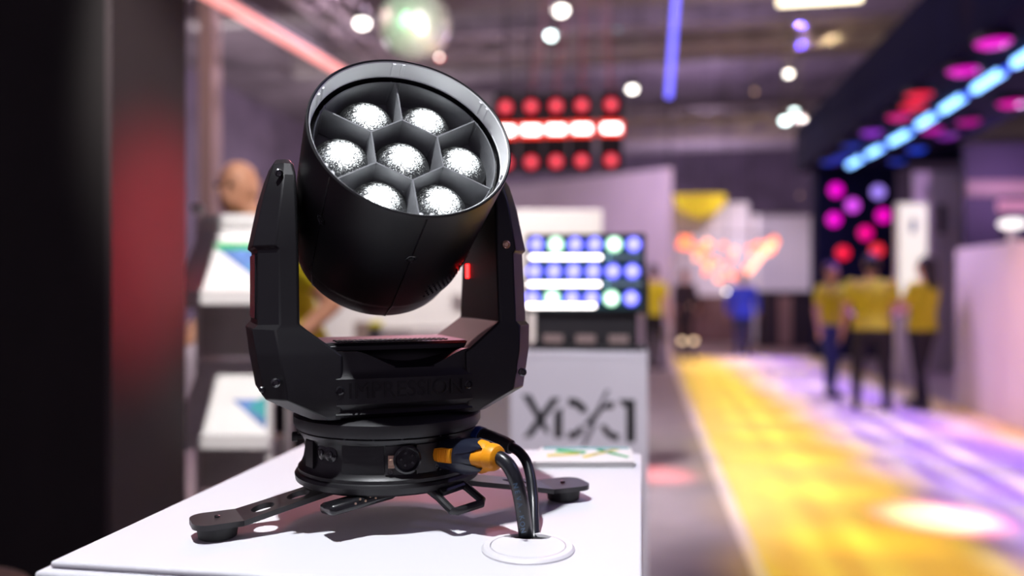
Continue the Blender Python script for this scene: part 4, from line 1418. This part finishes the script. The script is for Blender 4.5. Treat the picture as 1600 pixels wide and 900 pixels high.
# ================================================================== PORTAL with lamps on the right
ZB = 3.57
pt = thing('light_portal', 'navy portal of pillar and overhead beam carrying coloured lamps', 'portal', (3.9, 15.8, 0))
MB().box((-.66, 0, 0), (.76, .5, ZB - .001)).build('pillar', M['portal'], pt, bevel=.02)
MB().box((-.95, -12.5, ZB), (.95, .5, ZB + .85)).build('beam', M['portal'], pt, bevel=.02)
MB().box((6.2, 0, 0), (6.7, .5, 4.0)).build('rear_post', M['portal'], pt, bevel=.02)
MB().box((.95, .1, ZB + .1), (6.7, .4, ZB + .43)).build('cross_beam', M['portal'], pt, bevel=.02)


def strip(label, a, b_, bright):
    p0, p1 = WZ(*a, ZB - .04), WZ(*b_, ZB - .04)
    t = thing('led_strip', label, 'led light', p0, 0, 'led strips under the portal beam')
    d_ = p1 - p0
    MB().path([Vector((0, 0, .03)), d_ + Vector((0, 0, .03))], .034, 8).build('profile', M['housing'], t)
    for f0_, f1_ in bright:
        MB().path([d_ * f0_, d_ * f1_], .05, 12).build('segment', M['tube_sky'], t)
    MB().path([d_ * 0.0 - Vector((0, 0, .0)), d_], .03, 10).build('diffuser', M['tube_sky_dim'], t)


strip('far half of the sky blue led strip under the portal beam', (1325, 259), (1427, 203), ((.03, .25), (.38, .58), (.72, .95)))
strip('near half of the sky blue led strip under the portal beam', (1432, 198), (1640, 64), ((.03, .19), (.28, .45), (.55, .73), (.82, .97)))


def disc_lamp(label, pos, face, r_, ccol, ecol, sc_, group):
    t = thing('disc_lamp', label, 'lamp', pos, 0, group)
    if face == 'down':
        t.rotation_euler = (R(-90), 0, 0)      # lamp modelled facing -Y; turned to face the floor
        t.rotation_euler = (R(90), 0, 0)
    MB().lathe([(-.055, r_ * .9), (-.05, r_ * 1.1), (.0, r_ * 1.1), (.008, r_)], 24, axis='Y').build('housing', M['housing'], t)
    MB().lathe([(0, r_), (.02, r_ * .93), (.045, r_ * .6), (.055, .002)], 24, axis='Y').build('lens', lens_glow('disc lamp lens', ccol, ecol, sc_ * 1.5, sc_, r_, .22, .45), t)


MAG, RED_, VIO, BLU, LAV, PNK = (1.0, .0, .72), (1.0, .01, .06), (.35, .03, .8), (.01, .06, .75), (.4, .25, 1.0), (1.0, .0, .3)
for x_, y_, col, lb in ((1306, 297, MAG, 'magenta disc lamp at the top left of the portal pillar'), (1372, 300, LAV, 'lavender disc lamp at the top right of the portal pillar'),
                        (1332, 321, (.8, .08, .95), 'violet pink disc lamp second row of the portal pillar'), (1303, 343, MAG, 'magenta disc lamp at the left edge halfway down the portal pillar'),
                        (1380, 337, (1.0, .0, .6), 'magenta disc lamp at the right edge of the portal pillar'), (1352, 364, PNK, 'rose disc lamp in the middle of the portal pillar'),
                        (1317, 395, RED_, 'red disc lamp at the lower left of the portal pillar'), (1370, 391, (1.0, .03, .06), 'red disc lamp at the lower right of the portal pillar')):
    disc_lamp(lb, WY(x_, y_, 15.74), 'front', .125, (1.0, .5, .7) if col[0] > .6 else (.75, .65, 1.0), col, 1.15, 'disc lamps on the portal pillar')
for x_, y_, col, s_, lb in ((1552, 65, MAG, .9, 'largest magenta disc lamp under the portal beam, upper right'), (1505, 109, MAG, .85, 'magenta disc lamp under the beam left of the led strip, second nearest'),
                           (1580, 160, (1, 0, .5), .8, 'magenta disc lamp under the beam right of the led strip, nearest'), (1513, 189, (.8, 0, .45), .5, 'dim magenta disc lamp under the beam right of the led strip'),
                           (1436, 147, RED_, .9, 'upper of two overlapping red disc lamps under the beam'), (1427, 164, RED_, 1.0, 'lower of two overlapping red disc lamps under the beam'),
                           (1405, 181, PNK, .7, 'rose disc lamp under the beam just below the red pair'), (1362, 206, VIO, .8, 'purple disc lamp under the beam left of the led strip'),
                           (1457, 202, (.7, 0, .5), .7, 'plum disc lamp under the beam just right of the led strip gap'), (1480, 211, (.3, .02, .5), .6, 'dark violet disc lamp beside the plum one under the beam'),
                           (1432, 233, BLU, .9, 'blue disc lamp under the beam right of the led strip'), (1402, 251, BLU, .5, 'dim blue disc lamp under the beam right of the strip end'),
                           (1331, 227, BLU, .45, 'dim blue disc lamp under the beam left of the strip end'), (1315, 245, BLU, .7, 'blue disc lamp near the top of the pillar under the beam'),
                           (1296, 252, BLU, .55, 'farthest blue disc lamp at the left corner of the beam')):
    disc_lamp(lb, WZ(x_, y_, ZB - .057), 'down', .15, tuple(min(1, c * 1.1 + .08) for c in col), col, s_, 'disc lamps under the portal beam')

# ================================================================== stand behind the right wall
t0 = W(1426, 352, 11.6)
tt = thing('light_totem', 'cream lit totem with a faint blue mark beside the portal pillar', 'sign', (t0.x, t0.y, 0), TH)
MB().box((-.21, 0, 0), (.21, .12, t0.z + .33)).build('body', M['rackwhite'], tt, bevel=.01)
MB().box((-.20, -.012, 1.2), (.20, -.001, t0.z + .31)).build('light_panel', M['cream'], tt)
MB().prism([(-.035, .0), (.035, .02), (.05, .16), (.0, .24), (-.04, .15)], lambda u, v, k: (u, -.016 + .003 * k, t0.z - .12 + v)).build('blue_mark', M['blue_print'], tt, smooth=0)
t0 = W(1470, 330, 12.5)
tt = thing('display_board', 'pinkish tall display board behind the stand wall', 'board', (t0.x, t0.y, 0), TH)
MB().box((-.42, 0, 0), (.34, .06, t0.z + .62)).build('panel', M['mauve_wall'], tt, bevel=.01)
MB().box((-.05, -.03, t0.z - .35), (.05, -.001, t0.z + .1)).build('poster', M['counter_dark'], tt)
t0 = W(1585, 270, 12.0)
tt = thing('backdrop_panel', 'wide violet backdrop panel of the stand at the right edge', 'panel', (t0.x, t0.y, 0), TH)
MB().box((-.75, 0, 0), (2.6, .08, t0.z + .45)).build('panel', mat('violet backdrop', (.055, .045, .085), .7, 0), tt, bevel=.01)
MB().box((-.75, -.06, t0.z - .35), (2.6, -.001, t0.z - .12)).build('fascia', M['counter_tan'], tt, bevel=.01)
t0 = W(1500, 375, 8.2)
tt = thing('mixing_desk', 'dark control desk with blue lit screen on top of the stand wall', 'control desk', (3.78, 7.3, 0), R(-90))
MB().box((-.9, -.2, 0), (1.3, .45, 1.599)).build('desk', M['counter_dark'], tt, bevel=.01)
MB().prism([(-.18, 1.60), (.42, 1.60), (.42, 1.90), (.30, 1.93)], lambda u, v, k: (-.7 + 1.5 * k, u, v)).build('console', M['counter_dark'], tt, bevel=.005)
MB().prism([(-.165, 1.614), (-.160, 1.612), (.305, 1.925), (.30, 1.933)], lambda u, v, k: (-.4 + 1.0 * k, u - .01, v + .006)).build('screen', M['blue_screen'], tt, smooth=0)
t0 = W(1582, 352, 7.6)
tt = thing('table_lamp', 'white mushroom lamp on the stand wall at the right edge', 'lamp', (t0.x, t0.y, 1.74), TH)
MB().lathe([(0, .05), (.015, .05), (.02, .035), (t0.z - 1.74 - .02, .045)], 20).build('stem', M['grommet'], tt)
MB().ell((0, 0, t0.z - 1.74 + .015), (.12, .12, .05), 24, 10).build('shade', glow('white lamp shade', (1.0, .95, .92), 1.6), tt)
t0 = W(1585, 322, 9.5)
tt = thing('sign_light', 'pink lit sign above the control desk', 'sign', (t0.x, t0.y, 0), TH)
MB().box((-.18, 0, t0.z - .06), (.35, .05, t0.z + .07)).build('light_box', M['pink_glow'], tt, bevel=.01)
for sx in (-.12, .3):
    MB().box((sx - .015, .01, 0), (sx + .015, .04, t0.z - .059)).build('post', M['housing'], tt)

# ================================================================== far booths
f0 = W(1045, 310, 20)
tt = thing('exhibition_booth', 'white lit booth with yellow canopy at the far end of the hall', 'booth', (f0.x, f0.y, 0), TH)
MB().box((0, 0, 0), (2.0, .2, f0.z - .1)).build('back_wall', M['curtain'], tt, bevel=.02)
MB().box((2.0, -.4, 0), (2.15, .2, f0.z - .45)).build('side_wall', M['curtain'], tt, bevel=.02)
MB().loft([[(.65 + rx * math.cos(2 * PI * k / 24), -.55 + .45 * rx * math.sin(2 * PI * k / 24), f0.z + z_) for k in range(24)] for z_, rx in ((-.52, .12), (-.40, .42), (-.2, .60), (-.02, .66), (.02, .66))]
          ).build('canopy', M['yellow_canopy'], tt)
f0 = W(1172, 338, 21)
tt = thing('curtain', 'white pleated curtain hanging left of the portal pillar', 'curtain', (f0.x, f0.y, 0), TH)
ring0, ring1 = [], []
n = 120
for z_, rg in ((.9, ring0), (f0.z, ring1)):
    for k in range(n + 1):
        rg.append((1.78 * k / n, .10 * math.sin(k * .62), z_))
    for k in range(n, -1, -1):
        rg.append((1.78 * k / n, .10 * math.sin(k * .62) + .02, z_))
MB().loft([ring0, ring1]).build('cloth', M['curtain'], tt, smooth=60)
MB().path([(-.05, 0, f0.z + .02), (1.83, 0, f0.z + .02)], .03, 8).build('rail', M['alu'], tt)
for x_ in (0, 1.78):
    MB().path([(x_, 0.0, 0), (x_, 0.0, f0.z + .02)], .025, 8).build('stand', M['alu'], tt)
f0 = W(1192, 455, 17.5)
tt = thing('bar_counter', 'dark bar counter with tan front at the end of the walkway', 'counter', (f0.x, f0.y, 0), TH)
MB().box((0, 0, 0), (1.35, .5, f0.z - .06)).build('body', M['counter_dark'], tt, bevel=.02)
MB().box((-.04, -.05, f0.z - .06), (1.39, .55, f0.z)).build('worktop', M['counter_dark'], tt, bevel=.01)
MB().box((.34, -.06, .05), (.62, -.001, f0.z - .10)).build('tan_panel', M['counter_tan'], tt, bevel=.01)
f0 = W(1052, 462, 19)
tt = thing('low_cabinet', 'low brown cabinet under the far orange bulbs', 'cabinet', (f0.x, f0.y, 0), TH)
MB().box((0, 0, 0), (1.9, .5, f0.z)).build('body', mat('brown cabinet', (.16, .09, .10), .6, 0), tt, bevel=.02)
for k in range(3):
    MB().box((.06 + k * .62, -.02, .1), (.06 + k * .62 + .54, -.001, f0.z - .08)).build('door', mat('cabinet door', (.2, .12, .12), .5, 0), tt, bevel=.01)

# festoon of orange bulbs
rnd = random.Random(4)
f0 = W(1135, 372, 16.5)
tt = thing('string_light', 'hanging cluster of glowing orange bulbs at the far end', 'string light', f0, TH)
bo = MB().ell((0, 0, 0), (.05, .05, .06), 12, 8)
bm_o, bm_p = bo.mesh('bulb_orange', M['bulb_orange'], 60), bo.mesh('bulb_peach', M['bulb_peach'], 60)
k_ = 16.5 / F
for i in range(64):
    u = rnd.uniform(-1, 1)
    x_ = 1137 + 74 * u
    y_ = 375 + rnd.uniform(0, 1) * (70 * (1 - abs(u) ** 1.6)) + rnd.uniform(-3, 4)
    part('bulb', bm_p if rnd.random() < .3 else bm_o, tt, ((x_ - 1135) * k_, rnd.uniform(-.4, .4), -(y_ - 372) * k_))
for i in range(9):
    part('bulb', bm_p, tt, ((1160 + i * 4.2 - 1135) * k_, -.45, -(425 - i * 5.2 - 372) * k_))
MB().path([(-1.0, 0, .06), (-.5, 0, .1), (0, 0, .11), (.5, 0, .1), (1.0, 0, .06)], .012, 6).build('wire', M['housing'], tt)
for sx in (-.5, .5):
    MB().path([(sx, 0, .1), (sx, 0, 8.2 - f0.z)], .008, 6).build('hanger', M['housing'], tt)

# ================================================================== light haze around the strobes, with their red beams
hz = W(892, 62, 8.0)
hm_ = bpy.data.materials.new('thin stage haze')
hm_.use_nodes = True
nt = hm_.node_tree
nt.nodes.remove(nt.nodes['Principled BSDF'])
vsn = nt.nodes.new('ShaderNodeVolumeScatter')
vsn.inputs['Density'].default_value = 0.05
nt.links.new(vsn.outputs[0], nt.nodes['Material Output'].inputs['Volume'])
o = MB().ell((0, 0, 0), (1.1, 0.7, 1.5), 32, 20).build('stage_haze', hm_, loc=hz + Vector((0, 0, .55)))
tag(o, 'thin haze above the hanging red strobes, faint red beams in it', 'haze', kind='stuff')
for x_ in (830, 869, 909, 955):
    w_ = W(x_, 150, 7.98)
    spot('strobe_beam', w_, w_ + Vector(((x_ - 892) * -.004 + .1, 0.1, 2.0)), 900, (1.0, .08, .1), 12, .8, .03)
